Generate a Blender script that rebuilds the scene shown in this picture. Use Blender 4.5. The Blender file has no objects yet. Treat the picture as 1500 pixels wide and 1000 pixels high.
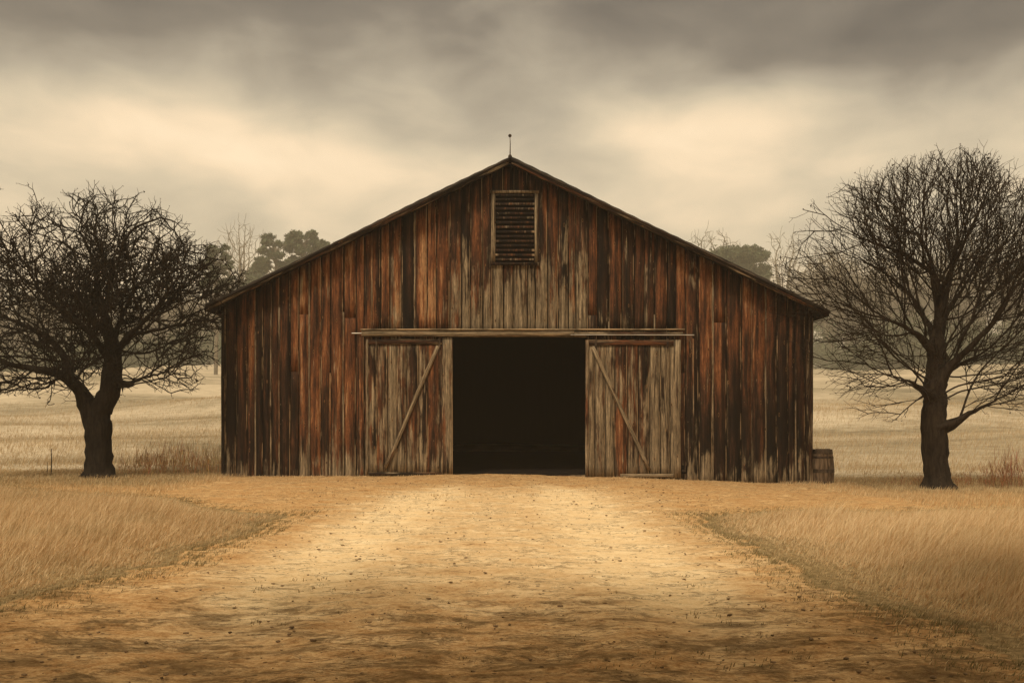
import bpy, math, random
import numpy as np
from mathutils import Vector

random.seed(7)
RNG = np.random.default_rng(7)
sc = bpy.context.scene
COL = sc.collection
EYE, F = 1.6, 1458.0          # eye height (m), focal length in pixels of the 1500 px wide photograph


def P(px, py, D):
    """point seen at photo pixel (px, py), D metres away"""
    return np.array([(px - 750) / F * D, D, EYE - (py - 609) / F * D])


def sstep(a, b, x):
    t = np.clip((np.asarray(x, float) - a) / (b - a), 0, 1)
    return t * t * (3 - 2 * t)


_lat = np.random.default_rng(3).random((256, 256))


def vnoise(x, y):
    x = np.asarray(x, float); y = np.asarray(y, float)
    xi = np.floor(x).astype(int); yi = np.floor(y).astype(int)
    fx = x - xi; fy = y - yi
    fx = fx * fx * (3 - 2 * fx); fy = fy * fy * (3 - 2 * fy)
    a = _lat[xi % 256, yi % 256]; b = _lat[(xi + 1) % 256, yi % 256]
    c = _lat[xi % 256, (yi + 1) % 256]; d = _lat[(xi + 1) % 256, (yi + 1) % 256]
    return (a * (1 - fx) + b * fx) * (1 - fy) + (c * (1 - fx) + d * fx) * fy


def fbm(x, y, o=4):
    s = 0; a = .5
    for k in range(o):
        s = s + a * vnoise(x * 2 ** k + 17 * k, y * 2 ** k + 31 * k); a *= .5
    return s


# ------------------------------------------------------------------ mesh helpers
def tag(o, label=None, cat=None, group=None, kind=None):
    if label: o["label"] = label
    if cat: o["category"] = cat
    if group: o["group"] = group
    if kind: o["kind"] = kind
    return o


def empty(name, loc=(0, 0, 0), parent=None):
    o = bpy.data.objects.new(name, None); COL.objects.link(o)
    o.location = tuple(float(v) for v in loc); o.empty_display_size = .3
    if parent: o.parent = parent
    return o


def link(name, me, mat, parent=None, loc=None):
    o = bpy.data.objects.new(name, me); COL.objects.link(o)
    if mat: me.materials.append(mat)
    if parent is not None: o.parent = parent
    if loc is not None: o.location = tuple(float(v) for v in loc)
    return o


def npmesh(name, verts, loops, starts, smooth=False, attrs=None):
    me = bpy.data.meshes.new(name)
    verts = np.ascontiguousarray(verts, np.float32)
    me.vertices.add(len(verts)); me.vertices.foreach_set("co", verts.ravel())
    loops = np.ascontiguousarray(loops, np.int32)
    me.loops.add(len(loops)); me.loops.foreach_set("vertex_index", loops)
    starts = np.ascontiguousarray(starts, np.int32)
    me.polygons.add(len(starts)); me.polygons.foreach_set("loop_start", starts)
    if smooth:
        me.polygons.foreach_set("use_smooth", np.ones(len(starts), bool))
    for k, (typ, arr) in (attrs or {}).items():
        at = me.attributes.new(k, typ, 'POINT')
        key = {'FLOAT_COLOR': 'color', 'FLOAT_VECTOR': 'vector', 'FLOAT': 'value'}[typ]
        at.data.foreach_set(key, np.ascontiguousarray(arr, np.float32).ravel())
    me.update(calc_edges=True); me.validate()
    return me


class MB:
    """collects plain polygons into one mesh"""
    def __init__(s): s.v = []; s.f = []

    def box(s, c, d, rot=None):
        n = len(s.v)
        for sx in (-.5, .5):
            for sy in (-.5, .5):
                for sz in (-.5, .5):
                    p = Vector((sx * d[0], sy * d[1], sz * d[2]))
                    if rot is not None: p = rot @ p
                    s.v.append((p.x + c[0], p.y + c[1], p.z + c[2]))
        for q in ((0, 1, 3, 2), (4, 6, 7, 5), (0, 4, 5, 1), (2, 3, 7, 6), (0, 2, 6, 4), (1, 5, 7, 3)):
            s.f.append([n + i for i in q])

    def tube(s, pts, rad, sides=8):
        pts = [Vector(tuple(float(a) for a in p)) for p in pts]; n = len(s.v); m = len(pts)
        for i, p in enumerate(pts):
            t = (pts[min(i + 1, m - 1)] - pts[max(i - 1, 0)]).normalized()
            ref = Vector((0, 1, 0)) if abs(t.y) < .9 else Vector((1, 0, 0))
            a = t.cross(ref).normalized(); b = t.cross(a)
            r = rad[i] if hasattr(rad, '__len__') else rad
            for k in range(sides):
                q = p + (a * math.cos(2 * math.pi * k / sides) + b * math.sin(2 * math.pi * k / sides)) * r
                s.v.append(tuple(q))
        for i in range(m - 1):
            for k in range(sides):
                k2 = (k + 1) % sides
                s.f.append([n + i * sides + k, n + i * sides + k2, n + (i + 1) * sides + k2, n + (i + 1) * sides + k])
        s.f.append([n + k for k in range(sides)][::-1]); s.f.append([n + (m - 1) * sides + k for k in range(sides)])

    def lathe(s, c, prof, sides=24):
        n = len(s.v); m = len(prof)
        for r, z in prof:
            for k in range(sides):
                a = 2 * math.pi * k / sides
                s.v.append((c[0] + r * math.cos(a), c[1] + r * math.sin(a), c[2] + z))
        for i in range(m - 1):
            for k in range(sides):
                k2 = (k + 1) % sides
                s.f.append([n + i * sides + k, n + i * sides + k2, n + (i + 1) * sides + k2, n + (i + 1) * sides + k])
        s.f.append([n + k for k in range(sides)][::-1]); s.f.append([n + (m - 1) * sides + k for k in range(sides)])

    def build(s, name, mat, parent=None, smooth=False, loc=None):
        me = bpy.data.meshes.new(name); me.from_pydata([tuple(map(float, v)) for v in s.v], [], s.f)
        if smooth: me.polygons.foreach_set("use_smooth", np.ones(len(me.polygons), bool))
        me.update()
        return link(name, me, mat, parent, loc)


# ------------------------------------------------------------------ node helpers
class NT:
    def __init__(s, name):
        s.mat = bpy.data.materials.new(name); s.mat.use_nodes = True
        s.t = s.mat.node_tree; s.t.nodes.clear()
        s.out = s.t.nodes.new('ShaderNodeOutputMaterial')

    def n(s, typ, **kw):
        nd = s.t.nodes.new(typ)
        for k, v in kw.items(): setattr(nd, k, v)
        return nd

    def set(s, sock, v):
        if hasattr(v, 'is_linked') or isinstance(v, bpy.types.NodeSocket): s.t.links.new(v, sock)
        elif v is not None:
            if isinstance(v, (tuple, list)) and len(v) == 3 and sock.type == 'RGBA': v = (*v, 1)
            sock.default_value = v

    def math(s, op, a, b=None, clamp=False):
        nd = s.n('ShaderNodeMath', operation=op, use_clamp=clamp)
        s.set(nd.inputs[0], a)
        if b is not None: s.set(nd.inputs[1], b)
        return nd.outputs[0]

    def vmul(s, v, xyz, add=None):
        nd = s.n('ShaderNodeVectorMath', operation='MULTIPLY'); s.set(nd.inputs[0], v); nd.inputs[1].default_value = xyz
        if add is None: return nd.outputs[0]
        n2 = s.n('ShaderNodeVectorMath', operation='ADD'); s.set(n2.inputs[0], nd.outputs[0]); n2.inputs[1].default_value = add
        return n2.outputs[0]

    def noise(s, v, scale=1, detail=5, rough=.55, dist=0):
        nd = s.n('ShaderNodeTexNoise'); s.set(nd.inputs['Vector'], v)
        nd.inputs['Scale'].default_value = scale; nd.inputs['Detail'].default_value = detail
        nd.inputs['Roughness'].default_value = rough; nd.inputs['Distortion'].default_value = dist
        return nd.outputs['Fac']

    def voro(s, v, scale=1, rnd=1):
        nd = s.n('ShaderNodeTexVoronoi'); s.set(nd.inputs['Vector'], v)
        nd.inputs['Scale'].default_value = scale; nd.inputs['Randomness'].default_value = rnd
        return nd.outputs['Distance']

    def sm(s, x, a, b, lo=0., hi=1.):
        nd = s.n('ShaderNodeMapRange', interpolation_type='SMOOTHSTEP'); s.set(nd.inputs[0], x)
        nd.inputs[1].default_value = a; nd.inputs[2].default_value = b
        nd.inputs[3].default_value = lo; nd.inputs[4].default_value = hi
        return nd.outputs[0]

    def ramp(s, x, stops):
        nd = s.n('ShaderNodeValToRGB'); s.set(nd.inputs[0], x); e = nd.color_ramp.elements
        while len(e) < len(stops): e.new(.5)
        for el, (p, c) in zip(e, stops): el.position = p; el.color = (*c, 1)
        return nd.outputs[0]

    def mix(s, f, a, b, mode='MIX'):
        nd = s.n('ShaderNodeMix', data_type='RGBA', blend_type=mode)
        s.set(nd.inputs[0], f); s.set(nd.inputs[6], a); s.set(nd.inputs[7], b)
        return nd.outputs[2]

    def attr(s, name):
        return s.n('ShaderNodeAttribute', attribute_name=name)

    def pos(s):
        return s.n('ShaderNodeNewGeometry').outputs['Position']

    def obj(s):
        return s.n('ShaderNodeTexCoord').outputs['Object']

    def sep(s, v):
        nd = s.n('ShaderNodeSeparateXYZ'); s.set(nd.inputs[0], v); return nd.outputs

    def bsdf(s, col, rough=.85, bump=None, strength=.5, dist=.01, spec=.2, metal=0, trans=0):
        b = s.n('ShaderNodeBsdfPrincipled'); s.set(b.inputs['Base Color'], col); s.set(b.inputs['Roughness'], rough)
        b.inputs['Specular IOR Level'].default_value = spec; b.inputs['Metallic'].default_value = metal
        if bump is not None:
            bp = s.n('ShaderNodeBump'); bp.inputs['Strength'].default_value = strength; bp.inputs['Distance'].default_value = dist
            s.set(bp.inputs['Height'], bump); s.t.links.new(bp.outputs[0], b.inputs['Normal'])
        outp = b.outputs[0]
        if trans:
            tr = s.n('ShaderNodeBsdfTranslucent'); s.set(tr.inputs[0], col)
            mx = s.n('ShaderNodeMixShader'); mx.inputs[0].default_value = trans
            s.t.links.new(outp, mx.inputs[1]); s.t.links.new(tr.outputs[0], mx.inputs[2]); outp = mx.outputs[0]
        s.t.links.new(outp, s.out.inputs['Surface'])
        return s.mat


# ------------------------------------------------------------------ materials
def wood_material(name):
    m = NT(name)
    c = m.attr('uvw').outputs['Vector']
    w = m.attr('wear'); wr, wg, wb = m.sep(w.outputs['Vector'])
    u = m.attr('edge').outputs['Fac']
    s1 = m.noise(m.vmul(c, (6.5, .38, 37)), 1, 7, .62)
    s1b = m.noise(m.vmul(c, (17, .7, 37), (9, 3, 5)), 1, 6, .65)
    s2 = m.noise(m.vmul(c, (34, 1.3, 37), (3, 7, 1)), 1, 4, .6)
    s3 = m.noise(m.vmul(c, (3.4, .9, 37), (21, 3, 8)), 1, 5, .6, .4)
    s4 = m.noise(m.vmul(c, (6, 1.6, 37), (5, 33, 2)), 1, 7, .7, .6)
    f = m.math('ADD', m.math('SUBTRACT', wr, .09), m.math('MULTIPLY', m.math('SUBTRACT', s1, .5), 2.2))
    f = m.math('ADD', f, m.math('MULTIPLY', m.math('SUBTRACT', s2, .5), .75))
    f = m.math('ADD', f, m.math('MULTIPLY', m.math('SUBTRACT', s4, .5), .7), True)
    red = m.ramp(f, [(0, (.008, .005, .003)), (.25, (.022, .011, .006)), (.45, (.058, .025, .012)), (.62, (.12, .044, .018)), (.8, (.20, .078, .030)), (.98, (.33, .18, .085))])
    gf = m.math('ADD', m.math('MULTIPLY', s2, .6), m.math('MULTIPLY', s1b, .5))
    grey = m.ramp(gf, [(.32, (.03, .021, .013)), (.46, (.105, .077, .047)), (.58, (.22, .165, .10)), (.74, (.42, .32, .2))])
    g = m.math('ADD', wg, m.math('MULTIPLY', m.math('SUBTRACT', s3, .5), 1.5))
    g = m.math('ADD', g, m.math('MULTIPLY', m.math('SUBTRACT', s1b, .5), 1.1))
    g = m.sm(g, .36, .66)
    col = m.mix(g, red, grey)
    s5 = m.noise(m.vmul(c, (90, 6, 37), (2, 5, 9)), 1, 3, .7)
    col = m.mix(1.0, col, m.ramp(s5, [(.33, (.5, .5, .5)), (.5, (1, 1, 1)), (.68, (1.55, 1.5, 1.45))]), 'MULTIPLY')
    # old stain and rot: dark patches of their own shape
    d = m.math('ADD', wb, m.math('MULTIPLY', m.math('SUBTRACT', s4, .5), 1.7))
    d = m.math('ADD', d, m.math('MULTIPLY', m.math('SUBTRACT', s1, .5), .9))
    col = m.mix(m.sm(d, .50, .84, 0, .8), col, (.014, .009, .006))
    # splits in the grain
    cr = m.noise(m.vmul(c, (38, .8, 37), (1, 2, 3)), 1, 3, .5)
    crk = m.sm(cr, .63, .69)
    col = m.mix(m.math('MULTIPLY', crk, .8), col, (.008, .005, .003))
    # worn pale edges of boards
    e = m.math('ABSOLUTE', m.math('SUBTRACT', u, .5))
    en = m.noise(m.vmul(c, (2.5, .9, 37), (50, 4, 6)), 1, 4, .6)
    em = m.math('MULTIPLY', m.sm(e, .41, .46), m.sm(en, .47, .60))
    col = m.mix(m.math('MULTIPLY', em, .72), col, (.46, .31, .17))
    dl = m.math('MULTIPLY', m.sm(u, .05, .12, 1, 0), m.sm(s3, .40, .5))  # seam shadow and rot painted as a dark line along one edge
    col = m.mix(m.math('MULTIPLY', dl, .8), col, (.008, .005, .003))
    # knots
    kv = m.vmul(c, (5.5, 1.9, 37))
    kd = m.voro(kv, 1, 1)
    kn = m.sm(kd, .05, .10, 1, 0)
    kh = m.math('MULTIPLY', m.sm(kd, .09, .13, 1, 0), m.sm(kd, .05, .09))
    col = m.mix(m.math('MULTIPLY', kh, .45), col, (.36, .18, .07))
    col = m.mix(m.math('MULTIPLY', kn, .85), col, (.01, .006, .004))
    # flaked pale chips
    ch = m.noise(m.vmul(c, (28, 7, 37), (8, 8, 8)), 1, 3, .5)
    col = m.mix(m.sm(ch, .73, .78, 0, .6), col, (.42, .3, .18))
    h = m.math('ADD', m.math('MULTIPLY', s2, .6), m.math('MULTIPLY', s1, .6))
    h = m.math('SUBTRACT', h, m.math('MULTIPLY', crk, .5))
    h = m.math('SUBTRACT', h, m.math('MULTIPLY', kn, .5))
    return m.bsdf(col, .86, h, .8, .012, .15)


def simple_material(name, a, b, scale=(6, 6, 6), rough=.85, bump=.3, dist=.01, metal=0, detail=6, spec=.2):
    m = NT(name); v = m.vmul(m.obj(), scale)
    f = m.noise(v, 1, detail, .6)
    return m.bsdf(m.ramp(f, [(.33, a), (.66, b)]), rough, f, bump, dist, spec, metal)


def ground_material():
    m = NT('dry_earth'); p = m.pos(); z = m.attr('zone'); zr, zg, zb = m.sep(z.outputs['Vector']); za = z.outputs['Alpha']
    n_big = m.noise(p, .28, 5, .6, .3)
    n_mid = m.noise(m.vmul(p, (1.2, 1.9, 1)), 1, 9, .72, .1)
    n_fin = m.noise(m.vmul(p, (11, 14, 9)), 1, 7, .75)
    n_str = m.noise(m.vmul(p, (2.0, 5.5, 1)), 1, 7, .72, .8)
    n_gr = m.noise(m.vmul(p, (45, 60, 45)), 1, 4, .7)
    t = m.math('ADD', m.math('MULTIPLY', n_mid, .35), m.math('MULTIPLY', n_fin, .35))
    t = m.math('ADD', t, m.math('MULTIPLY', n_gr, .30))
    road = m.ramp(t, [(.34, (.15, .068, .021)), (.44, (.37, .20, .075)), (.53, (.57, .37, .175)), (.66, (.74, .55, .31))])
    track = m.ramp(t, [(.34, (.46, .30, .14)), (.45, (.76, .56, .31)), (.6, (.88, .72, .46))])
    col = m.mix(m.math('MULTIPLY', m.sm(m.math('ADD', za, m.math('MULTIPLY', m.math('SUBTRACT', n_mid, .5), .8)), .12, .8), .9), road, track)
    # cracks / ruts running across
    ck = m.math('ABSOLUTE', m.math('SUBTRACT', n_str, .5))
    ckm = m.math('MULTIPLY', m.sm(ck, .006, .022, 1, 0), m.sm(n_mid, .45, .54))
    col = m.mix(m.math('MULTIPLY', ckm, .6), col, (.075, .038, .014))
    # leaf litter and moss in ragged patches; extra near the camera paints foreground shade
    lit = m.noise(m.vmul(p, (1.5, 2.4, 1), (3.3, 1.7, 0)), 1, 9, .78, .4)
    litter_shade_m = m.math('ADD', lit, m.math('MULTIPLY', zb, .15))
    litter_shade_m = m.sm(litter_shade_m, .57, .73)
    litter_shade_col = m.ramp(n_fin, [(.36, (.045, .026, .010)), (.55, (.12, .072, .026)), (.7, (.24, .15, .06))])
    col = m.mix(m.math('MULTIPLY', litter_shade_m, .75), col, litter_shade_col)
    # dark crumbs and pebbles
    sp = m.voro(m.vmul(p, (9, 9, 9)), 1, 1); spn = m.noise(p, 1.7, 3)
    spm = m.math('MULTIPLY', m.sm(sp, .10, .17, 1, 0), m.sm(spn, .47, .56))
    col = m.mix(m.math('MULTIPLY', spm, .8), col, (.06, .034, .015))
    # turf under the grass
    turf = m.ramp(n_fin, [(.36, (.12, .085, .038)), (.52, (.27, .19, .09)), (.68, (.42, .31, .16))])
    gm = m.sm(m.math('ADD', zg, m.math('MULTIPLY', m.math('SUBTRACT', n_fin, .5), .9)), .35, .65)
    col = m.mix(gm, col, turf)
    # far field
    fs = m.noise(m.vmul(p, (.03, .07, .1)), 1, 7, .62, 1.2)
    fs2 = m.noise(m.vmul(p, (.8, 2.6, 1)), 1, 6, .7)
    ft = m.math('ADD', m.math('MULTIPLY', fs, .65), m.math('MULTIPLY', fs2, .35))
    field = m.ramp(ft, [(.38, (.17, .15, .10)), (.45, (.31, .26, .175)), (.53, (.47, .395, .28)), (.64, (.60, .51, .37))])
    fy = m.sep(p)[1]
    fm = m.sm(m.math('ADD', fy, m.math('MULTIPLY', n_mid, 3)), 29.5, 31.5)
    col = m.mix(fm, col, field)
    h = m.math('ADD', m.math('MULTIPLY', n_fin, 1.0), m.math('MULTIPLY', n_gr, .4))
    h = m.math('SUBTRACT', h, m.math('MULTIPLY', ckm, .5))
    h = m.math('ADD', h, m.math('MULTIPLY', spm, .35))
    h = m.math('ADD', h, m.math('MULTIPLY', n_str, .35))
    return m.bsdf(col, .95, h, .6, .022, .1)


def blade_material(name, trans=.25):
    m = NT(name); c = m.attr('tint').outputs['Color']
    return m.bsdf(c, .8, spec=.1, trans=trans)


def bark_material(name, a, b, sc_=(14, 14, 3)):
    m = NT(name); v = m.obj()
    f = m.noise(m.vmul(v, sc_), 1, 7, .68, .5); g = m.noise(v, 1.3, 4)
    col = m.ramp(m.math('ADD', m.math('MULTIPLY', f, .75), m.math('MULTIPLY', g, .25)), [(.36, a), (.62, b)])
    return m.bsdf(col, .92, f, .9, .03, .1)


M_WOOD = wood_material('weathered_wood')
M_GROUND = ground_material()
M_BLADE = blade_material('dry_grass_blade')
M_BARK = bark_material('dark_bark', (.006, .0045, .003), (.035, .025, .017))
M_BARK2 = bark_material('grey_bark', (.009, .0065, .0045), (.048, .034, .023))
M_HAZEBARK = bark_material('hazed_bark', (.10, .085, .06), (.24, .20, .145))  # paled so the bark colour carries part of the distant haze
M_HAZENEEDLE = simple_material('hazed_needles', (.05, .062, .035), (.11, .13, .07), (.6, .6, .6), .9, 0)  # lightened too, with distant haze put into the needle colour
M_ROOF = simple_material('old_roofing', (.018, .014, .011), (.07, .055, .042), (1.2, 8, 8), .8, .5, .02)
M_METAL = simple_material('rusty_iron', (.02, .015, .012), (.12, .08, .05), (9, 9, 9), .6, .4, .003, .6)
M_RAIL = simple_material('galvanised_rail', (.18, .16, .13), (.45, .41, .34), (2, 14, 14), .5, .3, .003, .5)
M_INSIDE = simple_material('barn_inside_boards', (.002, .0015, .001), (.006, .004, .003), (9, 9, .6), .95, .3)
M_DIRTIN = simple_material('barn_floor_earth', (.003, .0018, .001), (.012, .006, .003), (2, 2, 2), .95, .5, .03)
M_STONE = simple_material('small_stones', (.10, .062, .03), (.30, .2, .11), (20, 20, 20), .95, .4)


# ------------------------------------------------------------------ terrain
def xl(y):      # edge of the left grass (photo: left side of the drive)
    y = np.asarray(y, float)
    return -3.72 + .22 * sstep(13, 16, y) - .75 * sstep(11, 7.5, y) - .9 * sstep(6.5, 2, y) + .3 * (vnoise(y * .8, 3.3) - .5) + .34 * (vnoise(y * 2.9, 7.1) - .5)


def xr(y):
    y = np.asarray(y, float)
    return 2.78 + .55 * sstep(10, 6.5, y) + .10 * sstep(13, 17, y) + .3 * (vnoise(y * .8, 13.3) - .5) + .34 * (vnoise(y * 2.9, 17.1) - .5)


def inside(x, y):
    """metres inside a tall-grass patch (negative outside)"""
    x = np.asarray(x, float); y = np.asarray(y, float)
    j = .5 * (vnoise(x * 1.1, 9.7) - .5) + .3 * (vnoise(x * 3.1, 2.7) - .5)
    yfl = 16.6 + 3.4 * sstep(-4.2, -7.5, x) + 3.0 * sstep(-7, -13, x) + j
    yfr = 16.3 + .7 * sstep(3.2, 5, x) + j
    r = .65
    dl = np.minimum(xl(y) - x, (yfl - y) * .8)
    dr = np.minimum(x - xr(y), (yfr - y) * .8)
    # rounded inner corners
    cl = r - np.hypot(np.maximum(0, r - (xl(y) - x)), np.maximum(0, r - (yfl - y) * .8))
    cr = r - np.hypot(np.maximum(0, r - (x - xr(y))), np.maximum(0, r - (yfr - y) * .8))
    dl = np.where((dl < r) & (dl > 0), np.minimum(dl, cl), dl)
    dr = np.where((dr < r) & (dr > 0), np.minimum(dr, cr), dr)
    return np.maximum(dl, dr)


def gz(x, y):
    x = np.asarray(x, float); y = np.asarray(y, float)
    z = -.21 * sstep(1.0, 8.5, x) * sstep(17, 25, y) + .04 * sstep(-3.5, -1.5, x) * sstep(1.5, 0, x) * sstep(24, 26, y)
    z = z - .10 * sstep(28, 40, y)
    t = np.clip((y - 38) / 187., 0, 1)
    side = 1 - .36 * sstep(-72, -124, x) - .08 * sstep(75, 128, x)
    rise = 14.2 * side * (.35 * t + .65 * t ** 1.2) + 7 * sstep(225, 420, y)
    rise = rise + side * t * (1.6 * np.sin(x / 21. + 1) + .9 * np.sin(x / 8.7 + 2)) * (y < 1000)
    und = (fbm(x / 40. + 5, y / 22. + 9, 3) - .45) * 5.0 * sstep(36, 70, y)
    z = z + rise + und * (1 - .5 * sstep(180, 230, y))
    z = z + (fbm(x * .55, y * .55, 4) - .47) * .07 * sstep(40, 30, y) * (1 - .75 * sstep(24.8, 26.3, y) * (abs(x) < 9))
    z = z - .22 * sstep(26.62, 26.9, y) * sstep(45.2, 44.8, y) * (x > -7.5) * (x < 7.8)
    return z


def terrain():
    def axis(lo, hi, step, far_lo, far_hi, g=1.11):
        a = list(np.arange(lo, hi + 1e-6, step)); s = step; v = hi
        while v < far_hi: s *= g; v += s; a.append(v)
        s = step; v = lo; b = []
        while v > far_lo: s *= g; v -= s; b.append(v)
        return np.array(b[::-1] + a)
    xs = axis(-9, 9, .085, -420, 420); ys = axis(5, 28, .075, -60, 560, 1.05)
    X, Y = np.meshgrid(xs, ys)
    Z = gz(X, Y)
    ins = inside(X, Y)
    near = sstep(34, 27, Y) * sstep(24, 12, abs(X))
    cl = (fbm(X * 3.1, Y * 5.5, 4) - .47) * .05 + (vnoise(X * 9, Y * 13) - .5) * .022 * (vnoise(X * .7, Y * .9) > .4)
    # shallow wheel ruts
    tr = np.exp(-((X + 2.1 - .09 * (Y - 12) * sstep(8, 20, Y) + .3 * sstep(14, 22, Y)) / .5) ** 2) + np.exp(-((X - 1.35 + .035 * (Y - 12)) / .5) ** 2)
    Z = Z + near * (cl * np.where(ins > 0, .6, 1) - .028 * tr * sstep(26, 22, Y))
    # bare earth stops against the barn
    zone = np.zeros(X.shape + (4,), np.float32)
    g = sstep(-.15, .25, ins)
    strip = (sstep(-6.5, -8.5, X) + sstep(7.5, 9.5, X)) * sstep(20, 24, Y)
    zone[..., 0] = 1 - g; zone[..., 1] = np.clip(np.maximum(g, .62 * strip), 0, 1)
    zone[..., 2] = np.clip(sstep(11.5, 6.2, Y) + .25 * sstep(-.9, 0, ins) * (ins < 0.3), 0, 1)  # litter weight rises towards the camera, painting in foreground shade
    wide = np.exp(-(np.abs(X + .2) / 3.4) ** 4) * .52
    zone[..., 3] = np.clip(.5 * tr + wide, 0, 1) * sstep(26, 19.5, Y) * sstep(4.5, 10.5, Y)
    ny, nx = X.shape
    V = np.stack([X, Y, Z], -1).reshape(-1, 3)
    i = np.arange((ny - 1) * nx).reshape(ny - 1, nx)[:, :-1].ravel()
    L = np.stack([i, i + 1, i + nx + 1, i + nx], 1).ravel()
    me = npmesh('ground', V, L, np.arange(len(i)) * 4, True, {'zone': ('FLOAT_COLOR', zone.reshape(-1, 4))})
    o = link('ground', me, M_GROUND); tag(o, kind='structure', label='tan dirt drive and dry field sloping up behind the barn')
    return o


terrain()


# ------------------------------------------------------------------ grass (stuff)
def blades(name, X, Y, H, W, lean, col, label, cat, curl=.5, z=None, mat=None, dirx=1.0):
    n = len(X); Z = gz(X, Y) - .02 if z is None else z
    a = RNG.random(n) * math.pi
    wx, wy = np.cos(a) * W / 2, np.sin(a) * W / 2
    lx = dirx * lean + (RNG.random(n) - .5) * .75; ly = (RNG.random(n) - .5) * .6
    V = np.zeros((n, 5, 3), np.float32)
    def put(k, t, s):
        off = t ** (1 + curl)
        V[:, k, 0] = X + lx * H * off + s * wx * (1 - .25 * t); V[:, k, 1] = Y + ly * H * off + s * wy * (1 - .25 * t)
        V[:, k, 2] = Z + H * t * np.sqrt(np.clip(1 - .35 * (lx ** 2 + ly ** 2) * t, .2, 1))
    put(0, 0, -1); put(1, 0, 1); put(2, .55, 1); put(3, .55, -1); put(4, 1, 0)
    b = np.arange(n) * 5
    L = np.stack([b, b + 1, b + 2, b + 3, b + 3, b + 2, b + 4], 1).ravel()
    S = np.stack([np.arange(n) * 7, np.arange(n) * 7 + 4], 1).ravel()
    C = np.ones((n, 5, 4), np.float32)
    C[:, :, :3] = np.clip(col, .005, .9)[:, None, :]
    me = npmesh(name, V.reshape(-1, 3), L, S, False, {'tint': ('FLOAT_COLOR', C.reshape(-1, 4))})
    o = link(name, me, mat or M_BLADE); tag(o, label, cat, kind='stuff'); return o


def straw(n, X, Y, green=0., warm=0.):
    r = RNG.random((n, 1)); pat = (fbm(X * .5, Y * .5, 3) - .45)[:, None] * 1.3
    a = np.array([.54, .38, .195]); b = np.array([.90, .71, .44]); c = np.array([.52, .29, .12]); g = np.array([.20, .165, .07])
    k = np.clip(r * .8 + .15 + pat * .5, 0, 1); col = a * (1 - k) + b * k
    q = (RNG.random((n, 1)) < (.22 + warm)) * .7; col = col * (1 - q) + c * q
    gr = np.clip(np.asarray(green).reshape(-1, 1) * np.ones((n, 1)), 0, 1)
    return col * (1 - gr) + g * gr * (.6 + .8 * r)


def tall_grass(name, x0, x1, n, label):
    # sampled denser near the camera
    y = 5.2 + (24 - 5.2) * RNG.random(n * 3) ** 1.15; x = x0 + (x1 - x0) * RNG.random(n * 3)
    d = inside(x, y); fr = abs(x) < y * .535 + 1.2
    k = (d > -.10 - .6 * RNG.random(len(d)) ** 3) & fr & (RNG.random(len(d)) < np.clip(11. / y, .35, 1))
    # tufts: pull points toward clump centres
    x, y, d = x[k][:n], y[k][:n], d[k][:n]
    cx = np.round(x / .16 + vnoise(x * 3, y * 3)) * .16; cy = np.round(y / .16) * .16
    x = x + (cx - x) * .35; y = y + (cy - y) * .35
    m = len(x)
    clump = fbm(x * .9, y * .9, 3)
    H = (.045 + .18 * sstep(0, 2.0, d)) * (.45 + .8 * RNG.random(m) + .9 * RNG.random(m) ** 8) * (.55 + .95 * clump)
    green = np.clip(.9 * sstep(.42, -.05, d) + .35 * (clump < .33) * RNG.random(m), 0, 1) * (RNG.random(m) < .85)
    return blades(name, x, y, H, .0045 + .004 * RNG.random(m), .42, straw(m, x, y, green), label, 'grass')


tall_grass('tall_grass', -14.5, -3.2, 190000, 'tall pale dry grass left of the dirt drive')
tall_grass('tall_grass', 2.4, 14.5, 190000, 'tall pale dry grass right of the dirt drive')


def sparse_tufts():
    # short dry tufts on the strip in front of the barn and round the trees, and littering the drive
    xs, ys = [], []
    def area(n, x0, x1, y0, y1, per, sp, prob=None):
        cx = x0 + (x1 - x0) * RNG.random(n); cy = y0 + (y1 - y0) * RNG.random(n)
        if prob is not None:
            k = RNG.random(n) < prob(cx, cy); cx = cx[k]; cy = cy[k]
        xs.append((cx[:, None] + RNG.normal(0, sp, (len(cx), per))).ravel()); ys.append((cy[:, None] + RNG.normal(0, sp, (len(cx), per))).ravel())
    area(3400, -15, -7.2, 19, 29.5, 8, .07)
    area(3400, 7.4, 15, 17, 29.5, 8, .07)
    area(700, -8, 8.6, 25.7, 26.35, 6, .05, lambda x, y: ((x < -1.6) | (x > 2.2)) * .9)
    area(1500, -7, 7, 19, 26.2, 5, .05, lambda x, y: (fbm(x * .6, y * 1.6, 3) > .49) * .5)
    area(900, -4.6, 3.9, 5.4, 11, 7, .035, lambda x, y: (fbm(x * .8 + 4, y * 1.5, 4) > .47) * sstep(11.5, 6.5, y))
    x = np.concatenate(xs); y = np.concatenate(ys); m = len(x)
    nearc = sstep(12, 8, y)
    H = (.03 + .09 * RNG.random(m)) * np.where(abs(x) > 7, 1.25, .75) * np.where(y < 12, .42, 1)
    g = RNG.random(m) * .5 + .45 * nearc
    c = straw(m, x, y, g, .12) * np.where(y < 12, .8, 1)[:, None]
    blades('short_grass', x, y, H, .006 + .004 * RNG.random(m), .25, c, 'short sparse tufts on the bare earth before the barn and under the trees', 'grass')


sparse_tufts()


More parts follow.
